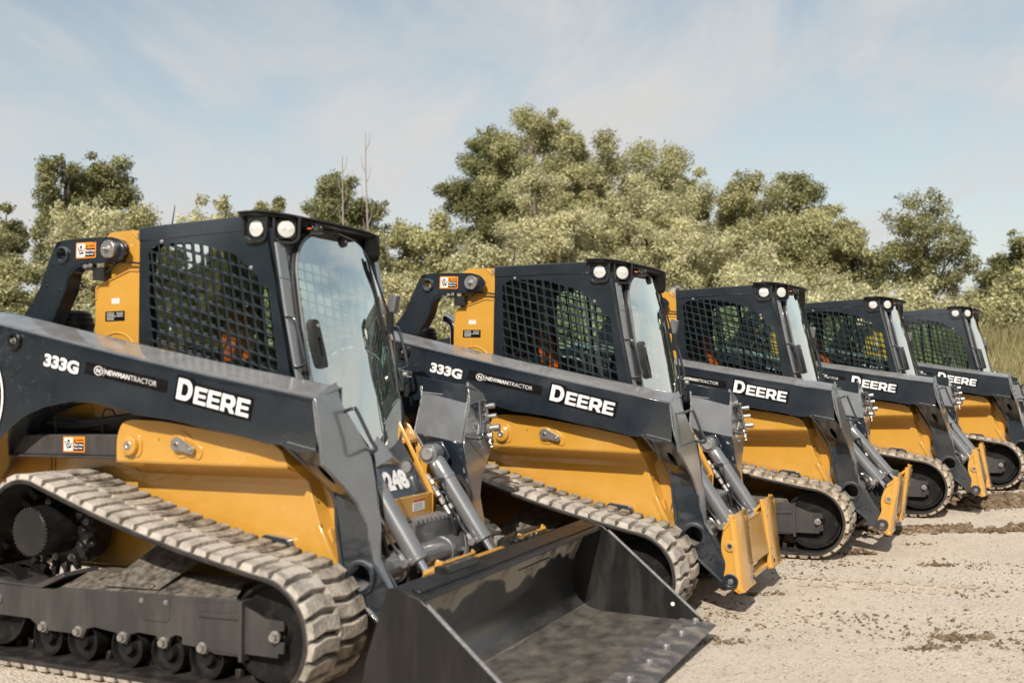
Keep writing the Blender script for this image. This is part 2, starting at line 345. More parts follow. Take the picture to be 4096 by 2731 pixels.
def grille_plate(mb, s):
    y0, y1 = s * .480, s * .474
    outer = [(-.2, 2.10), (.655, 2.10), (.655, 2.03), (.716, 1.687), (.783, 1.377), (.85, 1.08), (-.2, 1.08)]
    op = [(-.146, 2.035), (-.072, 2.070), (.12, 2.062), (.335, 2.028), (.39, 2.0), (.44, 1.975), (.505, 1.915), (.565, 1.868), (.62, 1.815),
          (.645, 1.78), (.66, 1.66), (.695, 1.40), (.725, 1.15), (-.12, 1.13), (-.13, 1.55), (-.15, 1.80)]
    o = Vector((-.0655, 2.0165)); a = Vector((.0579, -.0167)); b = Vector((.0085, -.0592))
    cx = sum(p[0] for p in op) / len(op); cz = sum(p[1] for p in op) / len(op)
    def clip(poly):
        n = len(op)
        for i in range(n):                               # opening outline runs clockwise
            p = Vector(op[i]); q = Vector(op[(i + 1) % n]); nrm = Vector(((q - p).y, -(q - p).x))
            side = lambda v: (v - p).dot(nrm)
            out = []; m = len(poly)
            for k in range(m):
                A = poly[k]; B = poly[(k + 1) % m]; da, db = side(A), side(B)
                if da >= 0: out.append(A)
                if (da >= 0) != (db >= 0): out.append(A + (B - A) * (da / (da - db)))
            poly = out
            if len(poly) < 3: return []
        return poly
    holes = []
    for i in range(-3, 17):
        for j in range(-4, 20):
            c = o + a * (i + .5) + b * (j + .5)
            poly = clip([c - a * .41 - b * .415, c + a * .41 - b * .415, c + a * .41 + b * .415, c - a * .41 + b * .415])
            if len(poly) < 3: continue
            ar = abs(sum(poly[k].x * poly[(k + 1) % len(poly)].y - poly[(k + 1) % len(poly)].x * poly[k].y for k in range(len(poly)))) / 2
            if ar < .00035: continue
            holes.append(rounded([tuple(p) for p in poly], .009, 2))
    mb.prism(outer, y0, y1, holes=holes)
    return op

def deere(mb, o, X, Y, L, H):
    # wide heavy capitals, the first one taller; outlined in black
    o = Vector(o); nn = Vector(X).normalized().cross(Vector(Y).normalized())
    k = L / 4.30; e = .80 * H
    def E(x, w):
        t = .215 * e / .8 * .8
        return [(x, 0), (x + w, 0), (x + w, t), (x + .32 * w, t), (x + .32 * w, e / 2 - t * .42), (x + .93 * w, e / 2 - t * .42), (x + .93 * w, e / 2 + t * .42),
                (x + .32 * w, e / 2 + t * .42), (x + .32 * w, e - t), (x + w, e - t), (x + w, e), (x, e)]
    wD = .225 * L; wE = .168 * L; g = .018 * L
    xs = [wD + g, wD + 2 * g + wE, wD + 3 * g + 2 * wE, wD + 4 * g + 3 * wE + .020 * L]
    def Dl(w, h, ins):
        out = [(ins, ins), (w * .52, ins)]
        for i in range(1, 12):
            t = -PI / 2 + PI * i / 12; out.append((w * .52 + (w * .46 - ins) * math.cos(t), h / 2 + (h / 2 - ins) * math.sin(t)))
        return out + [(w * .52, h - ins), (ins, h - ins)]
    m = .0130
    mb.m('decal_black')
    patch(mb, [(-m, -m), (L + m, -m), (L + m, e + m), (wD + .6 * m, e + m), (wD - .01, H + m), (-m, H + m)], o, X, Y, .0012)
    mb.m('decal_white')
    def pt(poly, holes=()):
        X_ = Vector(X).normalized(); Y_ = Vector(Y).normalized()
        mb.prism(poly, .0014, .0024, lambda u, v, w: tuple(o + X_ * u + Y_ * v + nn * w), holes=holes)
    D_in = [(p[0] + .0, p[1]) for p in Dl(wD * .93, H, .022)]; D_in = [(max(p[0], .027), p[1]) for p in D_in]
    pt(Dl(wD * .96, H, 0), [D_in])
    pt(E(xs[0], wE)); pt(E(xs[1], wE)); pt(E(xs[3], wE))
    x = xs[2]; w = wE * 1.10
    R = [(x, 0), (x + .29 * w, 0), (x + .29 * w, .27 * e), (x + .50 * w, .27 * e), (x + .70 * w, 0), (x + 1.04 * w, 0), (x + .80 * w, .31 * e), (x + .97 * w, .46 * e),
         (x + w, .66 * e), (x + .95 * w, .86 * e), (x + .78 * w, e), (x, e)]
    pt(R, [[(x + .29 * w, .50 * e), (x + .62 * w, .50 * e), (x + .70 * w, .63 * e), (x + .62 * w, .77 * e), (x + .29 * w, .77 * e)]])

def warning_label(parent, o, X, Y, w, h):
    mb = MB().m('label_orange'); patch(mb, rounded(rect(0, 0, w, h), .006), o, X, Y, .0015)
    mb.m('decal_white'); patch(mb, rounded(rect(.05 * w, .08 * h, .45 * w, .92 * h), .004), o, X, Y, .0020)
    mb.m('decal_black'); patch(mb, rect(.48 * w, .08 * h, .95 * w, .62 * h), o, X, Y, .0020)
    P = lambda pts: [(a * w, b * h) for a, b in pts]
    patch(mb, P([(.20, .80), (.31, .80), (.31, .45), (.20, .45)]), o, X, Y, .0025)
    patch(mb, P([(.08, .72), (.12, .74), (.24, .20), (.21, .16)]), o, X, Y, .0025)
    patch(mb, P([(.22, .36), (.36, .42), (.40, .30), (.30, .24), (.23, .30)]), o, X, Y, .0025)
    patch(mb, P([(.34, .45), (.42, .62), (.44, .58), (.37, .40)]), o, X, Y, .0025)
    patch(mb, P([(.49, .68), (.545, .86), (.60, .68)]), o, X, Y, .0022)
    X_ = Vector(X).normalized(); Y_ = Vector(Y).normalized()
    text(mb, 'WARNING', Vector(o) + X_ * w * .615 + Y_ * h * .70, X, Y, w * .33, h * .13, .0022, .02)
    mb.m('decal_white')
    patch(mb, P([(.24, .66), (.27, .66), (.27, .58), (.29, .58), (.255, .50), (.22, .58), (.24, .58)]), o, X, Y, .0030)
    text(mb, 'Pinch Area', Vector(o) + X_ * w * .50 + Y_ * h * .40, X, Y, w * .43, h * .15, .0024, .03)
    text(mb, 'Keep Away', Vector(o) + X_ * w * .50 + Y_ * h * .17, X, Y, w * .40, h * .15, .0024, .03)
    return mb.build('warning_label', parent)

def grab_handle(parent, name, pts, r, matname):
    mb = MB().m(matname); mb.tube(smooth_path(pts, 5), r, 12); return mb.build(name, parent)

def leg_front(z, s, t=0.0):
    """corner points of the leg's front plate at height z"""
    return interp(FACE_Z, z), s * -interp(OUT_Z, z), s * -interp(IN_Z, z)

def lift_arm(root, s):
    # s = -1 right-hand arm (towards the camera), +1 left-hand arm
    top = [(-1.46, 1.62), (-1.02, 1.70), (-.82, 1.661), (-.343, 1.562), (.105, 1.472), (.568, 1.385), (1.13, 1.286)]
    bot = [(.955, 1.088), (.876, 1.088), (.74, 1.118), (.571, 1.144), (.40, 1.176), (.30, 1.192), (.098, 1.212), (-.05, 1.248), (-.18, 1.268), (-.308, 1.272), (-.40, 1.262),
           (-.492, 1.247), (-.63, 1.202), (-.731, 1.142), (-.808, 1.082), (-.90, .98), (-1.00, .86), (-1.30, .86), (-1.47, 1.0)]
    arm = MB().m('charcoal_paint')
    yo, yi = s * .800, s * .605
    side = top + [(1.13, 1.06), (1.02, 1.06)] + bot
    arm.prism(side, yo, yo - s * .012)                    # outer web
    inn = [(x, z + .048) for x, z in top] + [(1.13, 1.06), (1.02, 1.06)] + [(x, z + .01) for x, z in bot]
    arm.prism(inn, yi, yi + s * .010)                     # inner web
    n = len(top)                                          # rolled top plate: rounded outer corner, rising inwards
    prof = [(0.0, -.014), (.004, -.003), (.012, .006), (.024, .011), (.195, .049)]
    loops = []
    for x, z in top:
        lp = [(x, s * (.800 - dy), z + dz) for dy, dz in prof]; lp += [(x, s * (.800 - dy), z + dz - .006) for dy, dz in prof[::-1]]
        loops.append(lp)
    arm.rings(loops, smooth=True)
    L = [[(x, yo - s * .004, z), (x, yi + s * .004, z)] for x, z in bot]   # bottom plate
    vs = [[arm.v(p) for p in l] for l in L]
    for a, b in zip(vs, vs[1:]): arm.f((a[0], a[1], b[1], b[0]))
    arm.prism([(-1.46, 1.62), (-1.47, 1.0), (-1.45, 1.0), (-1.44, 1.62)], yo - s * .003, yi + s * .003)
    arm_o = arm.build('lift_arm', root, bevel=.003)
    # slanted gusset with the oval hole, from the arm's outer web in to the leg
    g = MB().m('charcoal_paint')
    A0 = Vector((.975, s * .806, 1.098)); A1 = Vector((1.155, s * .806, 1.062)); B0 = Vector((1.062, s * .562, .852)); B1 = Vector((1.205, s * .562, .80))
    def gp(u, v, w):
        p = (A0 * (1 - u) + A1 * u) * (1 - v) + (B0 * (1 - u) + B1 * u) * v
        nn = (A1 - A0).cross(B0 - A0).normalized(); return tuple(p + nn * w)
    outl = [(0.02, 0), (.85, 0.0), (1, .16), (1, .5), (1, 1), (.5, 1), (0, 1), (0, .5)]
    g.prism(outl, 0, .010, gp, holes=[[(.52 + .13 * math.cos(t), .50 + .17 * math.sin(t)) for t in [2 * PI * i / 20 for i in range(20)]]])
    # leg: outer and inner web
    web = [(1.046, .862), (1.060, .78), (1.073, .693), (1.097, .531), (1.118, .455), (1.40, .222), (1.426, .205), (1.458, .215), (1.472, .25), (1.44, .31), (1.263, .57), (1.240, .69), (1.220, .80), (1.198, .865)]
    g.prism(web, s * .560, s * .548, holes=[circ(1.201, .497, .060)])
    g.prism([(x, z) for x, z in web], s * .500, s * .488, holes=[circ(1.201, .497, .060)])
    # inner slanted plate (its bright upper face is seen on the far side)
    I0 = Vector((.845, s * .600, 1.30)); I1 = Vector((1.128, s * .625, 1.26)); I2 = Vector((1.187, s * .43, 1.03)); I3 = Vector((.887, s * .452, 1.08))
    I4 = Vector((1.236, s * .455, .72)); I5 = Vector((1.06, s * .46, .78))
    for q, mm_ in (((I0, I1, I2, I3), 'skylit_charcoal'), ((I3, I2, I4, I5), 'charcoal_paint')):
        g.m(mm_)
        K = 6; gr = [[(q[0] * (1 - i / K) + q[1] * (i / K)) * (1 - j / K) + (q[3] * (1 - i / K) + q[2] * (i / K)) * (j / K) for i in range(K + 1)] for j in range(K + 1)]
        va = [[g.v(p) for p in r_] for r_ in gr]; vb = [[g.v(p + Vector((0, s * .01, 0))) for p in r_] for r_ in gr]
        for j in range(K):
            for i in range(K): g.f((va[j][i], va[j][i + 1], va[j + 1][i + 1], va[j + 1][i]), True); g.f((vb[j][i], vb[j + 1][i], vb[j + 1][i + 1], vb[j][i + 1]), True)
    g.m('charcoal_paint')
    fl = [(.838, .595, 1.335), (.848, .59, 1.27), (.878, .458, 1.085), (.945, .452, .985), (1.045, .45, .87), (1.062, .46, .70), (1.10, .49, .50), (1.12, .49, .455)]
    fo = [(.84, .62, 1.335), (.85, .70, 1.20), (.88, .79, 1.12), (.975, .80, 1.10), (1.05, .56, .862), (1.075, .56, .70), (1.10, .56, .52), (1.12, .56, .455)]
    lp = []
    for (x, y, z), (x2, y2, z2) in zip(fl, fo):
        lp.append([(x, s * y, z), (x2, s * y2, z2), (x2 + .012, s * y2, z2 + .004), (x + .012, s * y, z + .004)])
    g.rings(lp, smooth=False)
    g.tube(smooth_path([(.950, s * .800, 1.100), (.985, s * .745, 1.040), (1.050, s * .565, .865), (1.074, s * .562, .70), (1.100, s * .562, .53), (1.122, s * .562, .452)], 4), .0115, 8)
    # lower flange from the ring to the pin, underneath
    g.prism([(1.112, .462), (1.40, .222), (1.394, .212), (1.104, .453)], s * .572, s * .488)
    leg = g.build('leg', arm_o, bevel=.003)
    # bright front plate
    p = MB().m('skylit_charcoal')
    zs = [1.288, 1.25, 1.2, 1.12, 1.06, 1.013, .97, .92, .87, .83, .8, .77, .74, .69, .63, .57, .52, .44, .36, .30, .27, .255]
    lp = []
    for z in zs:
        x, a, b = leg_front(z, s)
        lp.append([(x, a, z), (x, b, z), (x - .014, b, z - .004), (x - .014, a, z - .004)])
    x = 1.127; lp.insert(0, [(x - .004, s * .70, 1.335), (x - .004, s * .636, 1.358), (x - .018, s * .636, 1.354), (x - .018, s * .70, 1.331)])
    p.rings(lp, smooth=False)
    p.build('front_plate', arm_o, bevel=.003)
    w = MB().m('weld_paint')                              # weld seams
    w.tube([(1.118, s * .803, 1.28), (1.138, s * .807, 1.15), (1.165, s * .815, 1.06)], .005, 8)
    w.tube([(interp(FACE_Z, z) - .016, s * -interp(IN_Z, z), z) for z in (1.33, 1.26, 1.18, 1.12, 1.06, 1.03, .95, .87)], .006, 8)
    w.tube([(.845, s * .590, 1.335), (.854, s * .585, 1.27), (.886, s * .450, 1.085), (.955, s * .445, .985)], .006, 8)
    w.tube([(.855, s * .598, 1.30), (1.0, s * .61, 1.285), (1.12, s * .622, 1.262)], .004, 8)
    w.build('weld_seam', arm_o)
    # cross-tube end ring and pin boss
    r = MB().m('skylit_charcoal' if False else 'charcoal_paint')
    y1 = s * .575
    r.lathe((1.201, s * .545, .497), (0, s, 0), [(0, .076), (.028, .076), (.034, .071), (.034, .057), (.028, .053), (-.10, .053)], 32, caps=False)
    r.build('tube_ring', arm_o)
    bo = MB().m('charcoal_paint')
    bo.lathe((PIN[0], s * .50, PIN[1]), (0, s, 0), [(0, .046), (.078, .046), (.082, .042), (.082, .030), (.074, .028), (.074, 0)], 28)
    bo.m('zinc'); bo.cyl((PIN[0], s * .57, PIN[1]), (PIN[0], s * .580, PIN[1]), .016); bo.bolt((PIN[0], s * .58, PIN[1]), (0, s, 0), .007, .005)
    bo.build('hitch_pin', arm_o)
    for q in ((1.306, .362), (1.336, .352)): MB().m('black_paint').cyl((q[0], s * .558, q[1]), (q[0], s * .5615, q[1]), .0075, n=14).build('bolt_hole', arm_o)
    # grab handle on the front plate
    def hp(z, off): x, a, b = leg_front(z, s); return (x + off, b * 1.03, z + off * .25)
    A = hp(1.228, .0); B = hp(1.228, .055); Cc = hp(1.10, .062); D = hp(1.058, .0)
    ys = s
    grab_handle(arm_o, 'grab_handle', [A, (B[0] - .01, B[1], B[2]), (B[0] + .003, B[1] - s * .012, B[2] - .012), (1.245, s * .55, 1.10), (1.262, s * .535, 1.065), (1.245, s * .53, 1.05), (D[0], D[1], D[2])], .0085, 'charcoal_paint')
    # pivot on the arm's rear
    pv = MB().m('black_paint'); pv.lathe((-.701, s * .798, 1.578), (0, s, 0), [(0, .046), (.018, .046), (.024, .040), (.024, .026), (.010, .024), (.010, 0)], 28)
    pv.m('zinc').bolt((-.701, s * .806, 1.578), (0, s, 0), .011, .022); pv.build('arm_pivot', arm_o)
    # lettering on the outer face
    Xd = Vector((-s * -1, 0, 0)) if False else Vector((1, 0, -.2055))
    if s > 0: Xd = Vector((-1, 0, .2055))
    Yd = Vector((.2055 * 1.0, 0, 1)).normalized() if s < 0 else Vector((.2055, 0, 1)).normalized()
    nout = Vector((0, s, 0))
    off = lambda x, z: (x, s * .8002, z)
    def basis_rect(x, z): return off(x, z)
    d = MB()
    if s < 0: deere(d, off(.352, 1.288), Xd, Yd, .428, .098)
    else: deere(d, off(.775, 1.202), Xd, Yd, .428, .098)
    d.build('wordmark', arm_o)
    d = MB().m('decal_black')
    o2 = off(-.505, 1.450) if s < 0 else off(-.265, 1.400)
    text(d, '333G', Vector(o2) - Xd.normalized() * .006 - Yd * .006, Xd, Yd, .252, .076, .0010, .075)
    d.m('decal_white'); text(d, '333G', o2, Xd, Yd, .240, .064, .0016, .05)
    d.build('model_number', arm_o)
    d = MB().m('decal_black')
    Xd2 = Vector((1, 0, -.183)).normalized() * (1 if s < 0 else -1); Yd2 = Vector((.183, 0, 1)).normalized()
    o3 = off(-.226, 1.408) if s < 0 else off(.296, 1.314)
    patch(d, rect(0, 0, .530, .0595), o3, Xd2, Yd2, .0012)
    d.m('decal_white')
    P3 = lambda u, v: Vector(o3) + Xd2 * u + Yd2 * v
    ell = lambda r: [(.090 + r * .0285 * math.cos(t), .0295 + r * .0225 * math.sin(t)) for t in [2 * PI * i / 28 for i in range(28)]]
    nn = Xd2.cross(Yd2)
    d.prism(ell(1), .0013, .002, lambda u, v, w: tuple(P3(u, v) + nn * w), holes=[ell(.83)])
    text(d, 'N', P3(.077, .0185), Xd2, Yd2, .026, .022, .002, .04)
    patch(d, rect(.1235, .009, .1255, .050), o3, Xd2, Yd2, .002)
    text(d, 'NEWMAN', P3(.132, .019), Xd2, Yd2, .162, .0245, .002, .022)
    text(d, 'TRACTOR', P3(.298, .019), Xd2, Yd2, .165, .0240, .002, -.008)
    d.build('dealer_sign', arm_o)
    # round emblem plate far back on the arm
    d = MB().m('decal_white'); c0 = circ(-1.108, 1.295, .322, 64); d.prism(c0, s * .800, s * .8016, holes=[circ(-1.108, 1.295, .308, 64)])
    d.m('decal_black'); d.prism(circ(-1.108, 1.295, .334, 64), s * .800, s * .8010, holes=[circ(-1.108, 1.295, .296, 64)]); d.build('round_badge', arm_o)
    return arm_o

def upper_link(root, s):
    m = MB().m('charcoal_paint')
    poly = rounded([(-.700, 2.122), (-.36, 2.118), (-.285, 2.100), (-.240, 2.045), (-.285, 1.992), (-.40, 1.984), (-.56, 1.984), (-.645, 1.945), (-.68, 1.84), (-.785, 1.66), (-.86, 1.52), (-1.09, 1.52), (-.985, 1.731), (-.866, 1.875), (-.785, 2.05)],
                   [.05, .02, .05, .05, .04, .02, .06, .05, .05, .05, 0, 0, .02, .02, .06])
    m.prism(poly, s * .524, s * .512, holes=[circ(-.694, 2.043, .036)])
    m.prism(poly, s * .440 if False else s * .452, s * .464) if False else None
    # flange along the inner curve gives the link its depth
    cur = [(-.40, 1.984), (-.56, 1.984), (-.645, 1.945), (-.68, 1.84), (-.785, 1.66), (-.86, 1.52)]
    P = smooth_path([(x, 0, z) for x, z in cur], 5)
    lp = [[(p.x, s * .524, p.z), (p.x, s * .44, p.z), (p.x - .008, s * .44, p.z + .006), (p.x - .008, s * .524, p.z + .006)] for p in P]
    m.rings(lp, smooth=False)
    cur = [(-.36, 2.118), (-.700, 2.122), (-.77, 2.08), (-.866, 1.875), (-.985, 1.731), (-1.09, 1.52)]
    P = smooth_path([(x, 0, z) for x, z in cur], 5)
    m.rings([[(p.x, s * .520, p.z), (p.x, s * .44, p.z), (p.x + .006, s * .44, p.z - .008), (p.x + .006, s * .520, p.z - .008)] for p in P], smooth=False)
    o = m.build('arm_link', root, bevel=.002)
    m = MB().m('charcoal_paint'); m.lathe((-.694, s * .500, 2.043), (0, s, 0), [(0, .044), (.036, .044), (.040, .040), (.040, .033), (-.05, .033)], 28, caps=False); m.build('tube_ring', o)
    m = MB().m('black_paint'); m.lathe((-.345, s * .47, 2.050), (0, s, 0), [(0, .060), (.058, .060), (.064, .054), (.064, 0)], 32)
    m.m('zinc').lathe((-.345, s * .534, 2.050), (0, s, 0), [(0, .047), (.022, .047), (.026, .043), (.026, 0)], 32)
    m.bolt((-.345, s * .560, 2.050), (0, s, 0), .013, .016); m.cyl((-.345, s * .575, 2.05), (-.345, s * .59, 2.05), .005, n=10); m.build('pivot_pin', o)
    for x, z in [(-.765, 1.995), (-.605, 2.003), (-.815, 1.885), (-.715, 1.86), (-.925, 1.79), (-.47, 2.10), (-.36, 1.999)]:
        bolts(o, 'rivet', [((x, s * .524, z), (0, s, 0), .006, .006)], 'charcoal_paint')
    m = MB().m('black_plastic'); m.box(-.545, -.48, s * .52, s * .495, 1.955, 1.984); m.box(-.49, -.41, s * .515, s * .47, 1.90, 1.965)
    m.m('zinc'); m.bolt((-.532, s * .522, 1.972), (0, s, 0), .009, .012); m.bolt((-.498, s * .522, 1.975), (0, s, 0), .009, .012)
    m.m('hose_rubber').tube(smooth_path([(-.42, s * .50, 1.93), (-.37, s * .505, 1.955), (-.33, s * .50, 1.985), (-.27, s * .49, 1.985), (-.20, s * .485, 1.975)], 5), .006, 8)
    m.build('latch_sensor', o)
    X = Vector((1, 0, -.02)) if s < 0 else Vector((-1, 0, .02))
    warning_label(o, (-.600 if s < 0 else -.458, s * .5245, 2.018 if s < 0 else 2.016), X, (0.02, 0, 1), .142, .083)

def tower(root, s):
    m = MB().m('yellow_paint')
    low = rounded([(-.208, 1.10), (-.208, 1.935), (-.26, 1.945), (-.50, 1.868), (-.512, 1.82), (-.512, 1.10)], [0, .01, .02, .02, .01, 0])
    m.prism(low, s * .474, s * .30)
    up = rounded([(-.202, 1.90), (-.202, 2.150), (-.33, 2.155), (-.425, 2.152), (-.455, 2.125), (-.475, 1.86)], [0, .01, .02, .03, .03, 0])
    m.prism(up, s * .462, s * .315)
    m.tube([(-.505, s * .474, 1.80), (-.503, s * .476, 1.862), (-.47, s * .476, 1.880), (-.27, s * .476, 1.944), (-.208, s * .476, 1.938)], .006, 8)
    m.tube([(-.21, s * .463, 2.115), (-.232, s * .464, 2.112), (-.262, s * .464, 2.14), (-.27, s * .463, 2.15)], .005, 8)
    arc = [(-.36 + .148 * math.cos(t), s * .474, 1.475 + .148 * math.sin(t)) for t in [PI * i / 16 for i in range(17)]]
    m.tube(arc, .006, 8)
    o = m.build('rear_tower', root, bevel=.005)
    m = MB().m('decal_black'); X = Vector((1, 0, -.0)) if s < 0 else Vector((-1, 0, 0)); Y = Vector((0, 0, 1))
    x0 = -.440 if s < 0 else -.304
    patch(m, rounded(rect(0, 0, .136, .052), .003), (x0, s * .474, 1.684), X, Y, .0012)
    m.m('decal_white')
    for k in range(5): patch(m, rect(.012, .008 + k * .0085, .012 + (.05 if k != 2 else .066), .0105 + k * .0085), (x0, s * .474, 1.684), X, Y, .0018)
    for k in range(3): patch(m, rect(.080, .024 + k * .0085, .124, .0262 + k * .0085), (x0, s * .474, 1.684), X, Y, .0018)
    m.build('data_plate', o)
    m = MB().m('decal_white'); patch(m, rect(0, 0, .052, .028), (-.395 if s < 0 else -.343, s * .474, 1.775), X, Y, .001)
    m.m('cab_trim')
    for k in range(3): patch(m, rect(.008, .006 + k * .008, .044, .0075 + k * .008), (-.395 if s < 0 else -.343, s * .474, 1.775), X, Y, .0014)
    m.build('paper_label', o)
    m = MB().m('zinc').bolt((-.222, s * .462, 2.125), (0, s, 0), .009, .008); m.build('bolt', o)
YN, YF = -.480, .440                                     # near and far side walls of the cab
YC = -.03
def px(z): return 1.10 - .21 * z                         # plane of the front door
def bulge(y, z): return .075 * max(0.0, 1 - ((y - YC) / .43) ** 2) * min(1.0, max(.75, (2.2 - z) / .35))
def door_outline(g=0.0):
    half = [(.02, 2.128 + g), (.16, 2.108 + g), (.26, 2.065 + g * .9), (.318, 2.00 + g * .7), (.348 + g * .5, 1.93 + g * .4), (.362 + g, 1.85), (.374 + g, 1.70), (.385 + g, 1.50), (.385 + g, 1.36), (.36 + g, 1.24), (.31 + g, 1.12 - g * .5), (.22 + g * .4, 1.045 - g), (.12, 1.015 - g)]
    P = smooth_path([(y, z, 0) for y, z in half], 3)
    r = [(YC + p.x, p.y) for p in P]
    return r + [(2 * YC - y, z) for y, z in r[::-1]]

def cab(root):
    c = MB().m('charcoal_paint')
    # structural shell: roof, rear wall, floor
    c.prism([(-.2, 2.158), (.47, 2.170), (.63, 2.168), (.63, 2.152), (-.2, 2.140)], YN + .004, YF - .004)
    for y0, y1 in ((YN - .006, YN + .018), (YF - .018, YF + .006)):
        c.prism(rounded([(-.202, 2.088), (-.202, 2.160), (.62, 2.172), (.62, 2.100)], [0, .006, .006, 0]), y0, y1)
    o = c.build('cab_roof', root, bevel=.006)
    rb = MB().m('black_plastic'); rb.tube([(-.16, -.30, 2.16), (-.155, -.30, 2.195), (-.135, -.30, 2.30)], [.006, .004, .002], 8); rb.build('antenna', o)
    for s, nm in ((-1, 'near'), (1, 'far')):
        g = MB().m('charcoal_paint')
        op = None
        sc = MB().m('charcoal_paint'); grille_plate(sc, s)
        if s > 0:
            for v in sc.bm.verts: v.co.y += YF - .480
        pl = sc.build('side_grille', root)
        y = YN if s < 0 else YF
        gl = MB().m('side_glass'); yy = y - s * .03
        a = [gl.v((x, yy, z)) for x, z in [(-.16, 1.12), (.72, 1.12), (.66, 1.80), (.45, 2.02), (.1, 2.08), (-.16, 2.06)]]; gl.f(a); gl.build('side_window', root)
        z_ = MB().m('zinc')
        for x, z in ((-.051, 2.078), (.517, 1.914)): z_.lathe((x, y, z), (0, s, 0), [(0, .0105), (.004, .0100), (.008, .006), (.009, 0)], 14)
        z_.build('screw', pl)
    # front shell with the door opening
    f = MB().m('skylit_charcoal')
    def fm(u, v, w): e = max(0, abs(u - (YN + YF) / 2) - .39) / .07; return (px(v) - .014 - .022 * e + w, u, v)
    ol = []
    pts = [(YN, 1.04), (YF, 1.04), (YF, 2.15), (YN, 2.15)]
    for i in range(4):
        a, b = pts[i], pts[(i + 1) % 4]
        for k in range(8): ol.append((a[0] + (b[0] - a[0]) * k / 8, a[1] + (b[1] - a[1]) * k / 8))
    f.prism(ol, -.02, 0, fm, holes=[door_outline(.030)])
    fo = f.build('front_frame', root, bevel=.004)
    for s in (-1, 1):                                    # folded front pillar edges
        y = YN if s < 0 else YF
        f = MB().m('skylit_charcoal'); L = []
        for z in [1.04 + i * .099 for i in range(11)]:
            xb = interp([(1.04, .848), (1.377, .783), (1.687, .716), (2.03, .655), (2.15, .632)], z); xf = px(z) - .010
            L.append([(xb, y, z), (xb + .010, y - s * .006, z), (xf + .006, y - s * .058, z), (xf - .02, y - s * .066, z), (xb - .01, y - s * .012, z)])
        f.rings(L, smooth=False); f.m('weld_paint'); zz = 1.86
        f.tube([(.692, y + s * .002, zz), (px(zz) - .002, y - s * .056, zz - .006)], .0035, 6)
        f.build('front_pillar', root)
    k = MB().m('black_plastic')                          # rubber seal round the door
    P = [(px(z) + bulge(y, z) * .25 - .004, y, z) for y, z in door_outline(.018)]; k.tube(P, .012, 8, close=True); k.build('door_seal', root)
    d = MB().m('skylit_charcoal'); P = [(px(z) + bulge(y, z) * .6 + .006, y, z) for y, z in door_outline(.004)]; d.tube(P, .0085, 8, close=True); dr = d.build('door_frame', root)
    g = MB().m('door_glass'); g.smooth = True
    dl = door_outline(-.004); n = len(dl); rings = []
    for t in (1.0, .93, .82, .68, .5, .3, .12):
        row = []
        for y, z in dl:
            yy = YC + (y - YC) * t; z2 = 1.55 + (z - 1.55) * t
            row.append(g.v((px(z2) + bulge(yy, z2) * .9 + .006, yy, z2)))
        rings.append(row)
    for a, b in zip(rings, rings[1:]):
        for i in range(n): g.f((a[i], a[(i + 1) % n], b[(i + 1) % n], b[i]))
    g.f(rings[-1]); gl = g.build('door_window', dr)
    kn = MB().m('black_plastic'); zz = 2.085; xx = px(zz) + bulge(.0, zz) * .9 + .006
    kn.lathe((xx, .0, zz), (1, 0, .21), [(-.004, .028), (.010, .028), (.014, .025), (.014, 0)], 24); kn.m('zinc').lathe((xx + .012, 0, zz + .002), (1, 0, .21), [(0, .008), (.008, .008), (.009, 0)], 12); kn.build('glass_clamp', dr)
    h = MB().m('black_plastic')                          # big door handle with finger opening
    def hm(u, v, w): z = 1.447 + v; y = -.385 + u + .0 * v; return (px(z) + .020 + w, y + .02 - v * .06, z)
    h.prism(rounded([(-.012, -.015), (.048, -.02), (.052, .05), (.046, .215), (-.006, .215), (-.018, .10)], [.02, .02, .02, .02, .02, .02]), .0, .035, hm,
            holes=[rounded([(.008, .03), (.034, .03), (.034, .13), (.008, .13)], .01)])
    h.m('zinc').cyl(hm(.03, .185, .034), hm(.03, .185, .039), .009, n=14); h.build('door_handle', dr)
    w = MB().m('black_plastic')
    w.tube([(px(1.30) + .04, .30, 1.30), (px(1.6) + .055, .345, 1.60), (px(1.80) + .05, .32, 1.80), (px(2.02) + .05, .245, 2.02)], .006, 8)
    w.tube([(px(1.55) + .045, .27, 1.55), (px(1.8) + .05, .255, 1.80), (px(2.03) + .055, .215, 2.03)], .007, 6)
    w.obox((px(1.70) + .06, .33, 1.68), (0, 1, 0), (0, 0, 1), (1, 0, 0), .03, .12, .03)
    w.build('wiper', dr)
    hb = MB().m('skylit_charcoal'); hb.obox((.775, .41, 1.79), (1, 0, -.2), (0, 1, 0), (.2, 0, 1), .05, .05, .10); hb.build('door_hinge', root, bevel=.003)
    hb = MB().m('charcoal_paint'); hb.obox((.845, .375, 1.37), (1, 0, -.2), (0, 1, 0), (.2, 0, 1), .06, .06, .11); hb.cyl((.87, .36, 1.40), (.87, .43, 1.40), .016); hb.m('zinc').cyl((.88, .34, 1.40), (.905, .34, 1.40), .014)
    hb.m('black_plastic').obox((.855, .40, 1.32), (1, 0, -.2), (0, 1, 0), (.2, 0, 1), .04, .03, .08)
    hb.build('door_hinge', root, bevel=.003)
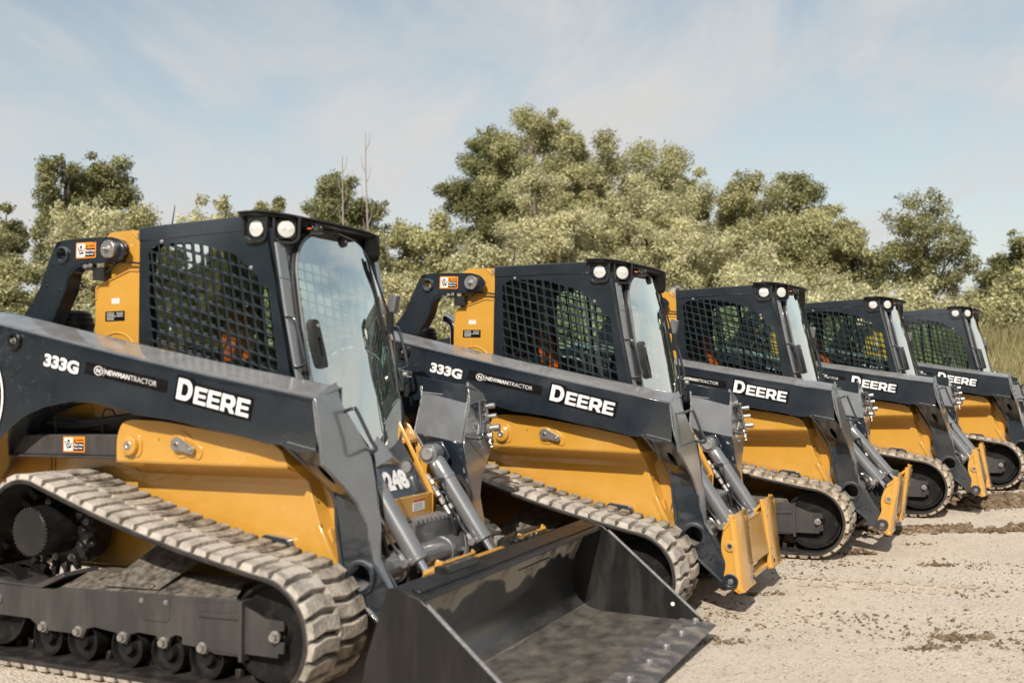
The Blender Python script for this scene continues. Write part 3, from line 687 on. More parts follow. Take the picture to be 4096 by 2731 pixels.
    for y, s, a, b in ((YN, -1, (.725, 1.668), (.775, 1.429)), (YF, 1, (.735, 1.664), (.784, 1.429))):
        y0 = y - s * .01
        grab_handle(root, 'cab_grab_handle', [(a[0] - .01, y0, a[1]), (a[0] + .03, y0 + s * .012, a[1]), (a[0] + .058, y0 + s * .012, a[1] - .02), ((a[0] + b[0]) / 2 + .062, y0 + s * .012, (a[1] + b[1]) / 2), (b[0] + .058, y0 + s * .012, b[1] + .025),
                    (b[0] + .035, y0 + s * .012, b[1] + .002), (b[0] - .01, y0, b[1])], .0085, 'charcoal_paint')
    # brim and lamp pods
    v = MB().m('black_plastic')
    half = [(.462, -.465), (.470, -.505), (.60, -.512), (.665, -.470), (.715, -.40), (.738, -.32), (.768, -.25), (.800, -.16), (.808, -.06)]
    outl = [(x, y + YC + .005) for x, y in half] + [(x, -y + YC - .005) for x, y in half[::-1]]
    def vm(x, y, w): return (x, y, 2.174 - .22 * max(0, x - .58) ** 1.3 + w)
    v.prism(outl, 0, .011, vm)
    v.prism([(x - .012 if x > .5 else x, y * .985) for x, y in outl], -.012, -.002, vm)
    v.prism([(.56, YC - .30), (.72, YC - .30), (.735, YC - .1), (.735, YC + .1), (.72, YC + .30), (.56, YC + .30)], 2.138, 2.166, XY)
    vo = v.build('visor', root, bevel=.005)
    for c, n, wd in (((.552, YN - .012, 2.103), (0.02, -1, 0), .150), ((.688, -.428 + .0, 2.098), (.70, -.71, 0), .135), ((.552, YF + .010, 2.103), (0.02, 1, 0), .150), ((.688, .37, 2.098), (.70, .71, 0), .135)):
        n = Vector(n).normalized(); Z = Vector((0, 0, 1)); X = Z.cross(n); c = Vector(c)
        p = MB().m('black_plastic')
        mp = lambda u, v_, w_: tuple(c + X * u + Z * v_ + n * w_)
        o1 = rounded([(-wd / 2, .065), (wd / 2, .065), (wd / 2 - .004, -.045), (wd / 2 - .03, -.072), (-wd / 2 + .03, -.072), (-wd / 2 + .004, -.045)], [.005, .005, .02, .02, .02, .02])
        i1 = rounded([(-wd / 2 + .012, .060), (wd / 2 - .012, .060), (wd / 2 - .015, -.040), (wd / 2 - .036, -.060), (-wd / 2 + .036, -.060), (-wd / 2 + .015, -.040)], [.005, .005, .02, .02, .02, .02])
        p.prism(o1, -.07, .006, mp, holes=[i1]); p.prism(o1, -.075, -.060, mp)
        po = p.build('lamp_pod', root, bevel=.002)
        l = MB().m('black_plastic'); l.prism(rounded(rect(-.049, -.049, .049, .049), .018), -.060, -.012, mp)
        for a in (-1, 1):
            for b in (-1, 1): l.m('decal_black').cyl(mp(a * .038, b * .038, -.012), mp(a * .038, b * .038, -.008), .005, n=10)
        l.m('black_plastic').lathe(c - n * .014, n, [(0, .046), (.006, .046), (.008, .043), (.004, .042)], 28)
        l.build('lamp_body', po, bevel=.003)
        l = MB().m('lens_glass'); l.lathe(c - n * .010, n, [(0, .0415), (.004, .040), (.007, .028), (.008, 0)], 28)
        for a in (-1, 1): l.lathe(c + X * (a * .015) - n * .004, n, [(0, .013), (.003, .009), (.004, 0)], 16)
        l.build('lamp_lens', po)
    b = MB().m('black_plastic'); b.lathe((.770, -.295, 2.098), (0, 0, 1), [(-.012, .0), (-.010, .034), (.0, .037), (.004, .028), (.016, .027), (.018, .012), (.035, .012)], 24)
    b.m('zinc')
    for t in range(3): b.bolt((.770 + .022 * math.cos(t * 2.1), -.295 + .022 * math.sin(t * 2.1), 2.114), (0, 0, 1), .004, .008)
    b.m('orange_plastic').cyl((.725, -.31, 2.112), (.745, -.305, 2.112), .004, n=8)
    b.build('sensor_puck', root)

def cab_inside(root):
    i = MB().m('cab_trim')
    i.box(-.19, -.17, YN + .02, YF - .02, 1.08, 1.50); i.box(-.19, -.17, YN + .02, YF - .02, 1.98, 2.14)
    i.box(-.19, -.165, YN + .02, -.33, 1.50, 1.98); i.box(-.19, -.165, .12, YF - .02, 1.50, 1.98)
    i.box(-.18, .75, YN + .03, YF - .03, 1.06, 1.08)
    i.m('black_plastic').box(-.15, .52, YN + .05, YF - .05, 2.10, 2.135)
    i.m('black_plastic')
    i.prism([(-.1, 1.08), (.42, 1.08), (.42, 1.28), (.30, 1.34), (-.1, 1.34)], YN + .035, YN + .135)
    i.prism([(-.1, 1.08), (.42, 1.08), (.42, 1.28), (.30, 1.34), (-.1, 1.34)], YF - .135, YF - .035)
    i.tube([(.13, YN + .06, 2.10), (.16, YN + .05, 1.70), (.20, YN + .05, 1.10)], .014, 8)
    i.tube([(.13, YF - .06, 2.10), (.16, YF - .05, 1.70), (.20, YF - .05, 1.10)], .014, 8)
    i.build('cab_lining', root, bevel=.004)
    rw = MB().m('rear_glass'); rw.box(-.178, -.174, -.34, .13, 1.49, 1.99); rw.build('rear_window', root)
    s = MB().m('seat_fabric')
    y = -.02
    s.prism(rounded([(-.05, 1.16), (.38, 1.18), (.41, 1.22), (.38, 1.25), (.02, 1.24)], .03), y - .22, y + .20)
    s.prism(rounded([(-.10, 1.26), (-.02, 1.26), (-.08, 1.45), (-.10, 1.56), (-.15, 1.56), (-.15, 1.45)], .02), y - .19, y + .12)
    s.m('black_plastic').prism([(-.05, 1.08), (.35, 1.08), (.35, 1.17), (-.05, 1.16)], y - .18, y + .18)
    s.build('seat', root, bevel=.015, seg=3)
    for yy in (y - .26, y + .26):
        j = MB().m('black_plastic'); j.prism(rounded([(.02, 1.42), (.34, 1.42), (.34, 1.47), (.02, 1.47)], .02), yy - .03, yy + .03)
        j.tube([(.34, yy, 1.44), (.38, yy, 1.52), (.385, yy, 1.58)], [.018, .014, .020], 10); j.m('zinc').cyl((.385, yy, 1.58), (.387, yy, 1.60), .014); j.build('joystick', root, bevel=.004)
    b = MB().m('orange_plastic')
    for pts, w_ in (([(-.156, .262, 1.79), (-.10, .194, 1.637), (.03, .05, 1.465), (.12, -.03, 1.33)], .036), ([(-.156, .250, 1.79), (-.10, .10, 1.66), (.03, -.075, 1.474), (.10, -.17, 1.34)], .026)):
        vs = []
        for x, y, z in smooth_path(pts, 4): vs.append([b.v((x - w_ * .9, y - w_ * 1.1, z)), b.v((x + w_ * .9, y + w_ * 1.1, z)), b.v((x + w_ * .9 - .01, y + w_ * 1.1 + .008, z)), b.v((x - w_ * .9 - .01, y - w_ * 1.1 + .008, z))])
        for a_, c_ in zip(vs, vs[1:]): [b.f((a_[i], a_[(i + 1) % 4], c_[(i + 1) % 4], c_[i])) for i in range(4)]
    b.build('seat_belt', root)
    b = MB().m('orange_plastic'); P = [(px(1.50) - .03, .34, 1.62), (px(1.5) - .04, .33, 1.66), (px(1.5) - .055, .335, 1.70)]
    b.tube(P, .016, 10); b.tube([(px(1.25) - .02, .30, 1.28), (px(1.25) - .03, .31, 1.33), (px(1.25) - .05, .33, 1.37)], .013, 10); b.build('release_lever', root)
    d = MB().m('black_plastic'); d.obox((.60, .30, 1.72), (1, .6, 0), (-.6, 1, 0), (0, 0, 1), .02, .13, .10); d.tube([(.60, .31, 1.70), (.58, .36, 1.45), (.55, .38, 1.2)], .012, 8); d.build('monitor', root, bevel=.004)

def chassis(root):
    b = MB().m('yellow_paint')
    b.box(-1.15, .80, -.46, .46, .40, 1.02); b.box(-1.10, -.22, -.455, .455, 1.02, 1.42); b.box(-.24, .60, -.44, .40, 1.02, 1.07)
    b.prism([(-1.15, .80), (-.73, .80), (-.73, .99), (-1.15, .99)], -.535, .535); b.build('main_frame', root, bevel=.006)
    bk = MB().m('black_plastic'); bk.box(-1.18, -.62, -.44, .44, 1.42, 1.60); bk.build('engine_cover', root, bevel=.02)
    for s in (-1, 1):
        p = MB().m('yellow_paint')
        up = rounded([(-.118, .985), (-.118, 1.10), (-.085, 1.172), (-.02, 1.186), (.172, 1.180), (.605, 1.122), (.835, 1.080), (.872, 1.055), (.905, .985)], [.006, .05, .05, .05, .05, .02, .02, .02, .01])
        p.prism(up, s * .700, s * .690)
        # rolled step between upper and lower panel, then the lower panel
        L = []
        xs = [(-.118, -.118), (.905, .890)]
        prof = [(.700, .990), (.697, .978), (.660, .962), (.575, .935), (.548, .927), (.530, .912), (.524, .88)]
        a = [p.v((-.118, s * y, z)) for y, z in prof]; c = [p.v((.905 - (i / 6) * .015, s * y, z)) for i, (y, z) in enumerate(prof)]
        for i in range(6): p.f((a[i], a[i + 1], c[i + 1], c[i]), True)
        a2 = [p.v((-.118, s * (y - .01), z)) for y, z in prof]
        p.f(a + a2[::-1], False)
        low = [(-1.12, .985), (-.118, .985), (-.118, .90), (.889, .90), (.945, .725), (1.068, .50), (1.075, .47), (1.03, .40), (.45, .40), (.40, .44), (-1.12, .44)]
        p.prism(low, s * .524, s * .514)
        up_o = p.build('side_panel', root, bevel=.004)
        # front closing faces between the panel edge and the leg
        p = MB().m('yellow_paint')
        fr = [(.700, .872, 1.055), (.698, .905, .985), (.524, .889, .90), (.524, .945, .725), (.524, 1.068, .50), (.524, 1.075, .46)]
        bk_ = [(.40, .885, 1.10), (.40, .935, .985), (.38, .955, .90), (.36, 1.02, .725), (.36, 1.10, .50), (.36, 1.11, .46)]
        L = [[(x, s * y, z), (x2, s * y2, z2), (x2 - .012, s * y2, z2), (x - .012, s * y + (-s) * .006, z)] for (y, x, z), (y2, x2, z2) in zip(fr, bk_)]
        p.rings(L, smooth=False)
        p.prism([(-.10, 1.155), (.17, 1.165), (.60, 1.108), (.86, 1.05), (.86, 1.04), (-.10, 1.145)], s * .690, s * .46)   # top tray
        for k in range(3): p.prism([(.30 + .22 * k, 1.06), (.31 + .22 * k, 1.15 - .03 * k), (.33 + .22 * k, 1.15 - .03 * k), (.32 + .22 * k, 1.06)], s * .685, s * .47)
        L = [(.555, .995), (.575, 1.165), (.60, 1.185), (.74, 1.168), (.765, 1.14), (.775, .995)]
        T = [(x, s * .52, z) for x, z in L]
        for q0, q1 in zip(L, L[1:]): 
            dx_, dz_ = q1[0] - q0[0], q1[1] - q0[1]; l = math.hypot(dx_, dz_)
            p.prism([q0, q1, (q1[0] - dz_ / l * -.008, q1[1] - dx_ / l * .008), (q0[0] - dz_ / l * -.008, q0[1] - dx_ / l * .008)], s * .62, s * .50)
        # bent service flap on the front edge
        p.prism([(.93, .70), (.955, .71), (1.085, .46), (1.06, .45)], s * .532, s * .526)
        p.prism([(.965, .66), (.99, .69), (1.01, .64), (1.0, .55), (.975, .59)], s * .50, s * .42)
        p.build('front_guard', root, bevel=.003)
        bo = MB().m('yellow_paint'); ax = (0, s, 0)
        bo.prism(rounded([(-.080, 1.005), (-.080, 1.08), (-.05, 1.128), (.02, 1.128), (.055, 1.08), (.045, 1.005)], .03), s * .700, s * .706)
        bo.lathe((-.016, s * .704, 1.061), ax, [(0, .052), (.022, .048), (.026, .042), (.026, 0)], 32)
        bo.m('zinc').lathe((-.016, s * .729, 1.061), ax, [(0, .023), (.004, .021), (.004, .010), (.001, .008), (.001, 0)], 24)
        bo.build('pivot_boss', up_o, bevel=.002)
        lk = MB().m('yellow_paint')
        tear = []
        c1, c2 = Vector((.295, 1.070)), Vector((.385, 1.035))
        for t in range(0, 25):
            a = rad(60 + t * 10); tear.append((c1.x + .062 * math.cos(a), c1.y + .062 * math.sin(a)))
        for t in range(0, 9):
            a = rad(-60 + t * 13); tear.append((c2.x + .036 * math.cos(a), c2.y + .036 * math.sin(a)))
        lk.prism(tear, s * .700, s * .706)
        lk.lathe((.295, s * .704, 1.073), ax, [(0, .044), (.014, .042), (.018, .038), (.018, 0)], 28)
        t2 = []
        for t in range(0, 25):
            a = rad(60 + t * 10); t2.append((.288 + .034 * math.cos(a), 1.073 + .034 * math.sin(a)))
        for t in range(0, 9):
            a = rad(-70 + t * 15); t2.append((.372 + .021 * math.cos(a), 1.048 + .021 * math.sin(a)))
        lk.m('zinc').prism(t2, s * .722, s * .730); lk.cyl((.288, s * .728, 1.073), (.288, s * .736, 1.073), .010, n=14); lk.m('black_paint').cyl((.288, s * .736, 1.073), (.288, s * .738, 1.073), .006, n=12)
        lk.m('zinc').bolt((.366, s * .730, 1.049), ax, .008, .006)
        lk.build('lock_lever', up_o, bevel=.0015)
        sl = MB().m('decal_black')
        for x, z in ((.05, .74), (.93, .80 + .02), (.955, .70), (.15, 1.085)):
            sl.prism(rect(x, z, x + .009, z + .011), s * (.5245 if z < .95 else .7003), s * (.523 if z < .95 else .698))
        sl.m('yellow_paint')
        for x, z in ((.05, .74), (.93, .82), (.955, .70), (.15, 1.085)):
            sl.prism(rect(x + .002, z + .002, x + .007, z + .009), s * (.5250 if z < .95 else .7008), s * (.523 if z < .95 else .698))
        sl.build('slot', up_o)
        # rear step beam with hoses above it
        be = MB().m('frame_paint'); be.prism([(-1.2, .995), (-.12, 1.003), (-.12, 1.108), (-1.2, 1.095)], s * .665, s * .500); be.prism([(-1.2, .983), (-.12, .990), (-.12, 1.002), (-1.2, .994)], s * .680, s * .500)
        be_o = be.build('step_beam', root, bevel=.005)
        X = (1, 0, .01) if s < 0 else (-1, 0, -.01)
        warning_label(be_o, (-.515 if s < 0 else -.365, s * .6655, 1.016), X, (0, 0, 1), .150, .078)
        hs = MB().m('hose_rubber')
        for q in range(5):
            hs.tube(smooth_path([(-1.1, s * (.50 + .02 * (q % 3)), 1.14 + .012 * q), (-.6, s * (.55 + .015 * (q % 2)), 1.135 + .018 * (q % 3)), (-.25, s * (.56 + .012 * q), 1.13 + .014 * q), (.05, s * .56, 1.18 + .010 * q), (.35, s * .55, 1.155 + .01 * q), (.7, s * .54, 1.09 + .01 * q)], 6), .013, 8)
        for x in (-.64, -.31): hs.tube([(x, s * .60, 1.10), (x - .01, s * .60, 1.20), (x + .01, s * .60, 1.232), (x + .05, s * .59, 1.228), (x + .055, s * .58, 1.20)], .005, 8)
        hs.m('black_plastic').box(-1.15, -.15, s * .50, s * .47, 1.00, 1.17)
        hs.m('zinc').lathe((.28, s * .60, 1.19), (0, s, 0), [(0, .014), (.03, .014), (.032, 0)], 14)
        hs.build('hydraulic_hose', root)
        v = MB().m('vent_mesh'); v.prism([(-1.14, .81), (-.745, .81), (-.745, .975), (-1.14, .975)], s * .536, s * .541); v.build('vent_grille', root)
        bk = MB().m('charcoal_paint'); bk.prism(rounded([(.60, .58), (.66, .655), (.80, .64), (.83, .58)], .02), s * .56, s * .524); bk.build('track_cover', root, bevel=.004)
    # front: grey service cover under the windscreen and yellow lip below it
    f = MB().m('charcoal_paint')
    def fm(u, v, w):                                     # u across, v down the cover
        return (.872 + .215 * v + w * .87, u, 1.165 - .385 * v + w * .49)
    f.prism([(-.30, 1.02), (-.255, 0), (.215, 0), (.262, 1.02)], -.012, 0, fm)
    f.m('skylit_charcoal'); f.add([fm(-.02, .02, .001), fm(-.15, .60, .001), fm(.12, .60, .001), fm(-.02, .54, .055)], [(0, 1, 3), (0, 3, 2), (1, 2, 3)], smooth=False)
    fo = f.build('front_cover', root, bevel=.004)
    y = MB().m('yellow_paint')
    for sy in (-1, 1):
        o = -.02
        y.prism([(.865, 1.185), (.885, 1.18), (1.105, .79), (1.10, .63), (1.075, .63), (1.075, .78)], o + sy * .292, o + sy * .282)
        y.prism([(.82, 1.16), (.88, 1.12), (1.06, .80), (1.02, .60), (.78, .60)], o + sy * .44, o + sy * .432)
        y.prism([(.84, 1.12), (.93, 1.05), (.93, 1.03), (.84, 1.03)], o + sy * .44, o + sy * .29)
    y.prism([(1.075, .785), (1.100, .785), (1.100, .64), (1.06, .63)], -.30, .262)
    y.prism([(1.06, .64), (1.16, .60), (1.16, .59), (1.06, .625)], -.30, .30)
    y.prism([(.80, .40), (1.06, .42), (1.10, .50), (1.06, .62), (.80, .62)], -.44, .40)
    y.build('front_frame_plate', root, bevel=.004)
    w = MB().m('decal_white'); patch(w, rect(0, 0, .12, .055), (1.1005, .06, .705), (0, 1, .0), (0, 0, 1), .001); w.m('label_red'); patch(w, rect(0, .045, .12, .055), (1.1005, .06, .705), (0, 1, 0), (0, 0, 1), .0015)
    w.m('decal_black'); [patch(w, rect(.008, .007 + k * .009, .10, .009 + k * .009), (1.1005, .06, .705), (0, 1, 0), (0, 0, 1), .0015) for k in range(4)]; w.build('caution_label', root)
    m = MB().m('skylit_charcoal')                             # slotted hose guard
    m.box(1.10, 1.20, -.09, .33, .55, .668); 
    for k in range(9): m.prism(rounded(rect(-.075 + k * .044, .655, -.050 + k * .044, .682), .006), 1.105, 1.203, YZ)
    m.m('zinc').bolt((1.20, .315, .64), (1, 0, 0), .008, .010); m.bolt((1.20, .315, .58), (1, 0, 0), .008, .010)
    m.m('skylit_charcoal').box(1.14, 1.19, .20, .24, .49, .56); m.build('hose_guard', root, bevel=.006)
    t = MB().m('skylit_charcoal'); t.cyl((1.201, -.548, .497), (1.201, .548, .497), .070, n=36, caps=False); t.m('black_paint').cyl((1.201, -.40, .497), (1.201, .40, .497), .069, n=36); t.m('skylit_charcoal')
    for yy in (-.30, .16, .40): t.lathe((1.201, yy, .497), (0, 1, 0), [(0, .070), (.004, .077), (.03, .077), (.034, .070)], 36)
    t.build('cross_tube', root)
    h = MB()
    for q, (mm, r) in enumerate((('hose_rubber', .010), ('hose_rubber', .010), ('green_hose', .004), ('hose_rubber', .012))):
        h.m(mm).tube(smooth_path([(1.06, .34 + q * .014, .80), (1.17, .36 + q * .014, .74), (1.215, .34 + q * .016, .64), (1.275, .30 + q * .018, .54), (1.285, .27 + q * .018, .47), (1.25, .22 + q * .02, .41), (1.30, .16 + .02 * q, .34), (1.38, .12, .32)], 6), r, 8)
    for q in range(3):
        h.m('hose_rubber').tube(smooth_path([(1.0, -.1 - q * .03, .60), (1.14, -.14 - q * .03, .545), (1.22, -.17 - q * .03, .585), (1.27, -.20 - .03 * q, .50), (1.26, -.2 - .03 * q, .42)], 6), .010, 8)
    h.m('hose_rubber')
    for q in range(2): h.tube(smooth_path([(1.18, .385 + q * .02, .86), (1.24, .40 + q * .02, .78), (1.25, .385 + q * .02, .66), (1.29, .33 + q * .02, .56), (1.30, .26 + q * .02, .46)], 6), .011, 8)
    h.m('zinc'); h.obox((1.283, .315, .50), (0, 1, 0), (1, 0, 0), (0, 0, 1), .09, .03, .02)
    h.build('front_hose', root)
    c = MB().m('black_plastic')
    c.lathe((-.87, -.30, 1.60), (0, 0, 1), [(0, .105), (.075, .108), (.08, .112), (.098, .112), (.103, .106), (.125, .106), (.130, .098), (.150, .095), (.165, .075), (.170, 0)], 36); c.build('air_cleaner', root)
    e = MB().m('chrome'); e.tube(smooth_path([(-.655, -.20, 1.55), (-.655, -.20, 1.70), (-.665, -.20, 1.78), (-.70, -.20, 1.82), (-.735, -.20, 1.84)], 6), .034, 20); e.m('black_paint'); e.lathe((-.735, -.20, 1.838), (-.8, 0, .5), [(0, .030), (.004, .028), (.004, 0)], 20); e.build('exhaust_pipe', root)

def tilt_cylinder(root, s, rot=0.0, fit=True):
    # local origin at the top pin, pointing down-forward to the hitch
    d = Vector((.363, 0, -.519)).normalized(); n = Vector((d.z, 0, -d.x)) * -1
    c = MB().m('skylit_charcoal')
    c.lathe((0, 0, 0), d, [(.03, .034), (.055, .045), (.06, .047), (.14, .047), (.142, .050), (.165, .050), (.167, .046), (.515, .046), (.517, .049), (.535, .049), (.538, .040), (.54, 0)], 30)
    c.prism(rounded([(-.045, -.02), (-.035, .035), (.01, .05), (.045, .03), (.09, -.05), (.03, -.10)], .02), s * -.038, s * .038) if False else None
    c.lathe((0, -.042, 0), (0, 1, 0), [(0, .052), (.084, .052)], 30)
    co = c.build('tilt_cylinder', root, bevel=.002)
    co.location = (TP[0], s * .335, TP[1])
    r = MB().m('chrome'); r.cyl(d * .53, d * .665, .0225, n=24); r.m('skylit_charcoal').lathe(d * .640, (0, 1, 0), [(-.03, .036), (.03, .036)], 24); r.build('rod', co)
    p = MB().m('zinc'); p.lathe((0, -.055, 0), (0, 1, 0), [(-.004, 0), (-.004, .030), (0, .034), (.098, .034), (.098, 0)], 28); p.build('pivot_pin', co)
    k = MB().m('charcoal_paint'); q_ = (.058, .070) if s > 0 else (-.075, -.062); k.prism([(-.07, .05), (.03, .06), (.075, -.02), (.03, -.09), (-.06, -.06)], *q_)
    k.build('cylinder_bracket', co, bevel=.003)
    if fit:
        y = -.052
        f = MB().m('charcoal_paint')
        P = [d * .13 + Vector((-.03, y, -.02)), d * .15 + Vector((-.03, y * 1.25, -.01)), d * .17 + Vector((.005, y * 1.3, .02)), d * .20 + Vector((.0, y * 1.25, .0)), d * .27 + Vector((-.02, y * 1.2, -.018)), d * .40 + Vector((-.035, y, -.028)), d * .47 + Vector((-.03, y, -.02))]
        f.tube(smooth_path(P, 5), .0065, 8)
        f.m('zinc')
        a = d * .47 + Vector((-.03, y, -.02)); f.cyl(a, a + d * .035, .013, n=8, smooth=False); f.lathe(a + d * .045, (0, 1, 0), [(-.014, .019), (.014, .019)], 14)
        f.cyl(d * .285 + Vector((-.024, y * 1.15, -.02)), d * .31 + Vector((-.024, y * 1.15, -.02)), .010, n=8)
        for q, o in enumerate((0, .028)):
            b0 = Vector((-.035, y * 1.1 - o * .4, -.05)) + d * (.07 + q * .07)
            f.m('zinc').cyl(b0, b0 + d * .03, .012, n=8, smooth=False); f.cyl(b0 + d * .035, b0 + d * .06, .015, n=6, smooth=False); f.m('hose_rubber').cyl(b0 + d * .06, b0 + d * .075, .010); f.m('zinc').cyl(b0 + d * .075, b0 + d * .11, .013, n=8, smooth=False); f.cyl(b0 + d * .12, b0 + d * .17, .014, n=16)
            f.m('hose_rubber').tube(smooth_path([b0 + d * .17, b0 + d * .22 + Vector((-.01, 0, 0)), b0 + d * .30 + Vector((-.05, .02, .0)), b0 + d * .36 + Vector((-.11, .05, .02))], 5), .013, 10)
        f.build('hydraulic_fitting', co)
    return co

def couplers(root):
    m = MB().m('charcoal_paint'); m.obox((1.160, .700, 1.155), (1, 0, -.2), (0, 1, 0), (.2, 0, 1), .012, .10, .20)
    m.obox((1.165, .72, 1.235), (1, 0, -.2), (0, 1, 0), (.2, 0, 1), .05, .05, .02)
    m.m('zinc')
    for (y, z, r, l) in ((.725, 1.215, .016, .085), (.725, 1.158, .014, .085), (.722, 1.092, .021, .095)):
        x = interp(FACE_Z, z)
        n = Vector((1, .15, .1)); m.cyl((x, y, z), Vector((x, y, z)) + n * l * .45, r * 1.25, n=6, smooth=False); m.lathe(Vector((x, y, z)) + n * l * .45, n, [(0, r * .8), (l * .2, r * .8), (l * .2, r), (l * .55, r), (l * .57, r * .7), (l * .57, 0)], 18)
        m.lathe(Vector((x, y, z)) + n * .02, (0, 0, 1), [(-.02, .012), (.02, .012)], 12)
    for k in range(9): m.lathe((interp(FACE_Z, 1.05) + .03, .725 + .01 * math.sin(k), 1.065 - k * .009), (1, .3 * (k % 2), 0), [(0, .006), (.006, .007), (.012, .004)], 8)
    m.cyl((interp(FACE_Z, 1.05) + .01, .73, 1.055), (interp(FACE_Z, 1.05) + .04, .735, 1.05), .022, n=16)
    m.build('hydraulic_coupler', root)
    m = MB().m('decal_white'); m.obox((interp(FACE_Z, 1.09) + .006, .655, 1.085), (1, 0, -.17), (0, 1, 0), (.17, 0, 1), .002, .035, .075); m.m('decal_black')
    for k in range(5): m.obox((interp(FACE_Z, 1.09) + .0075, .655, 1.055 + k * .013), (1, 0, -.17), (0, 1, 0), (.17, 0, 1), .002, .026, .002)
    m.build('paper_label', root)

def track(root, s):
    circs = [((-.432, .653), .257), ((.960, .302), .257), ((-.700, .277), .232)]
    pts = []
    for (cx, cz), r in circs: pts += circ(cx, cz, r, 200)
    pts = sorted(set(pts))
    def half(ps):
        h = []
        for p in ps:
            while len(h) >= 2 and (h[-1][0] - h[-2][0]) * (p[1] - h[-2][1]) - (h[-1][1] - h[-2][1]) * (p[0] - h[-2][0]) <= 0: h.pop()
            h.append(p)
        return h
    hull = half(pts)[:-1] + half(pts[::-1])[:-1]
    P = [Vector(p) for p in hull]; n = len(P); Lh = [0]
    for i in range(n): Lh.append(Lh[-1] + (P[(i + 1) % n] - P[i]).length)
    tot = Lh[-1]; NP = round(tot / .086); N = NP * 4
    def at(t):
        t %= tot
        import bisect
        i = min(bisect.bisect_right(Lh, t) - 1, n - 1); f_ = (t - Lh[i]) / (Lh[i + 1] - Lh[i]); p = P[i].lerp(P[(i + 1) % n], f_)
        if -.37 < p.x < 1.02 and p.y > .50:               # the upper run sags a little
            k = (p.x + .37) / 1.39; p = Vector((p.x, p.y - .032 * math.sin(PI * k)))
        return p
    def fr(t):
        p = at(t); d = (at(t + .004) - at(t - .004)).normalized(); return p, d, Vector((d.y, -d.x))
    b = MB().m('rubber'); rows = []
    y0, y1 = s * .978, s * .552
    for i in range(N):
        p, d, nn = fr(i * tot / N); q = p - nn * .024; e = p - nn * .006
        rows.append([b.v((e.x, y0, e.y)), b.v((p.x, y0 - s * .008, p.y)), b.v((p.x, y1 + s * .008, p.y)), b.v((e.x, y1, e.y)), b.v((q.x, y1, q.y)), b.v((q.x, y0, q.y))])
    for i in range(N):
        r0, r1 = rows[i], rows[(i + 1) % N]
        for j in range(6):
            b.m('belt_dust' if j in (0, 1, 2) else 'rubber'); b.f((r0[j], r0[(j + 1) % 6], r1[(j + 1) % 6], r1[j]), True)
    rng = random.Random(5 + s)
    for i in range(NP):
        for (ya, yb, off, sl) in ((.972, .765, 0.0, .014), (.785, .558, .5, -.014)):
            t = (i + off) * tot / NP; hh = .024 + rng.uniform(-.003, .003)
            base = []; topv = []
            for (yy, sk) in ((ya, 0), (ya * .5 + yb * .5, sl), (yb, 0)):
                for w, tw in ((-.035, -.028), (.035, .028)):
                    p, d, nn = fr(t + w + sk); base.append(b.v((p.x - nn.x * .002, s * yy, p.y - nn.y * .002)))
                    p, d, nn = fr(t + tw + sk); yt = yy + (.008 if yy == yb else (-.008 if yy == ya else 0)); topv.append(b.v((p.x + nn.x * hh, s * yt, p.y + nn.y * hh)))
            b.m('lug_dust' if ya > .9 else 'lug_inner')
            b.f((topv[0], topv[1], topv[3], topv[2])); b.f((topv[2], topv[3], topv[5], topv[4]))
            for q in ((0, 1), (4, 5)): b.f((base[q[0]], base[q[1]], topv[q[1]], topv[q[0]]))
            for a, c in ((0, 2), (2, 4), (1, 3), (3, 5)): b.f((base[a], base[c], topv[c], topv[a]))
        for (ya) in (.80, .72):                           # inner drive lugs
            p, d, nn = fr(i * tot / NP); c = p - nn * .042
            b.m('rubber').obox((c.x, s * ya, c.y), (d.x, 0, d.y), (0, 1, 0), (nn.x, 0, nn.y), .03, .03, .04)
    belt = b.build('track_belt', root, bevel=.0035, seg=1)
    # frame
    f = MB().m('frame_paint'); yo = .905
    out = [(-.80, .25), (-.80, .36), (-.665, .388), (-.30, .388), (-.245, .405), (.49, .424), (.79, .432), (.825, .415), (.832, .192), (.68, .190), (.645, .200), (.632, .182), (.592, .182), (.560, .235), (.46, .250), (.425, .235), (.41, .185), (.37, .185), (.345, .235), (.24, .240), (.19, .225), (.17, .180), (.13, .180), (.105, .225), (-.03, .238), (-.08, .225), (-.105, .180), (-.145, .180), (-.17, .195), (-.325, .195), (-.335, .180), (-.375, .180), (-.405, .215), (-.45, .240), (-.70, .240)]
    f.prism(out, s * yo, s * (yo - .02))
    f.prism([(-.80, .26), (-.80, .36), (.80, .42), (.80, .24)], s * (yo - .01), s * .64)
    f.m('dusty_plate'); f.prism([(-.30, .388), (-.245, .405), (.49, .424), (.79, .432), (.74, .50), (-.20, .47)], 0, 1, lambda u, v, w: (u, s * (yo - .003 - (v - .39) * 1.2 if False else yo - .003), v)) if False else None
    a = [f.v(p) for p in ((-.245, s * yo, .405), (.49, s * yo, .424), (.79, s * yo, .432), (.74, s * .78, .475), (.45, s * .76, .475), (-.22, s * .76, .455))]; f.f(a)
    c = [f.v(p) for p in ((-.22, s * .76, .455), (.45, s * .76, .475), (.74, s * .78, .475), (.74, s * .64, .475), (-.22, s * .64, .455))]; f.f(c)
    f.m('dusty_plate').add([(.02, s * .895, .433), (.345, s * .890, .440), (.43, s * .56, .60), (.16, s * .56, .66), (.02, s * .895, .428), (.345, s * .890, .435), (.43, s * .56, .59), (.16, s * .56, .65)], [(0, 1, 2, 3), (4, 7, 6, 5), (0, 4, 5, 1), (1, 5, 6, 2), (3, 2, 6, 7), (0, 3, 7, 4)])
    f.m('frame_paint').prism([(-.82, .36), (-.66, .392), (-.38, .388), (-.22, .455), (-.24, .47), (-.42, .40), (-.66, .41), (-.82, .40)], s * (yo + .002), s * .70)
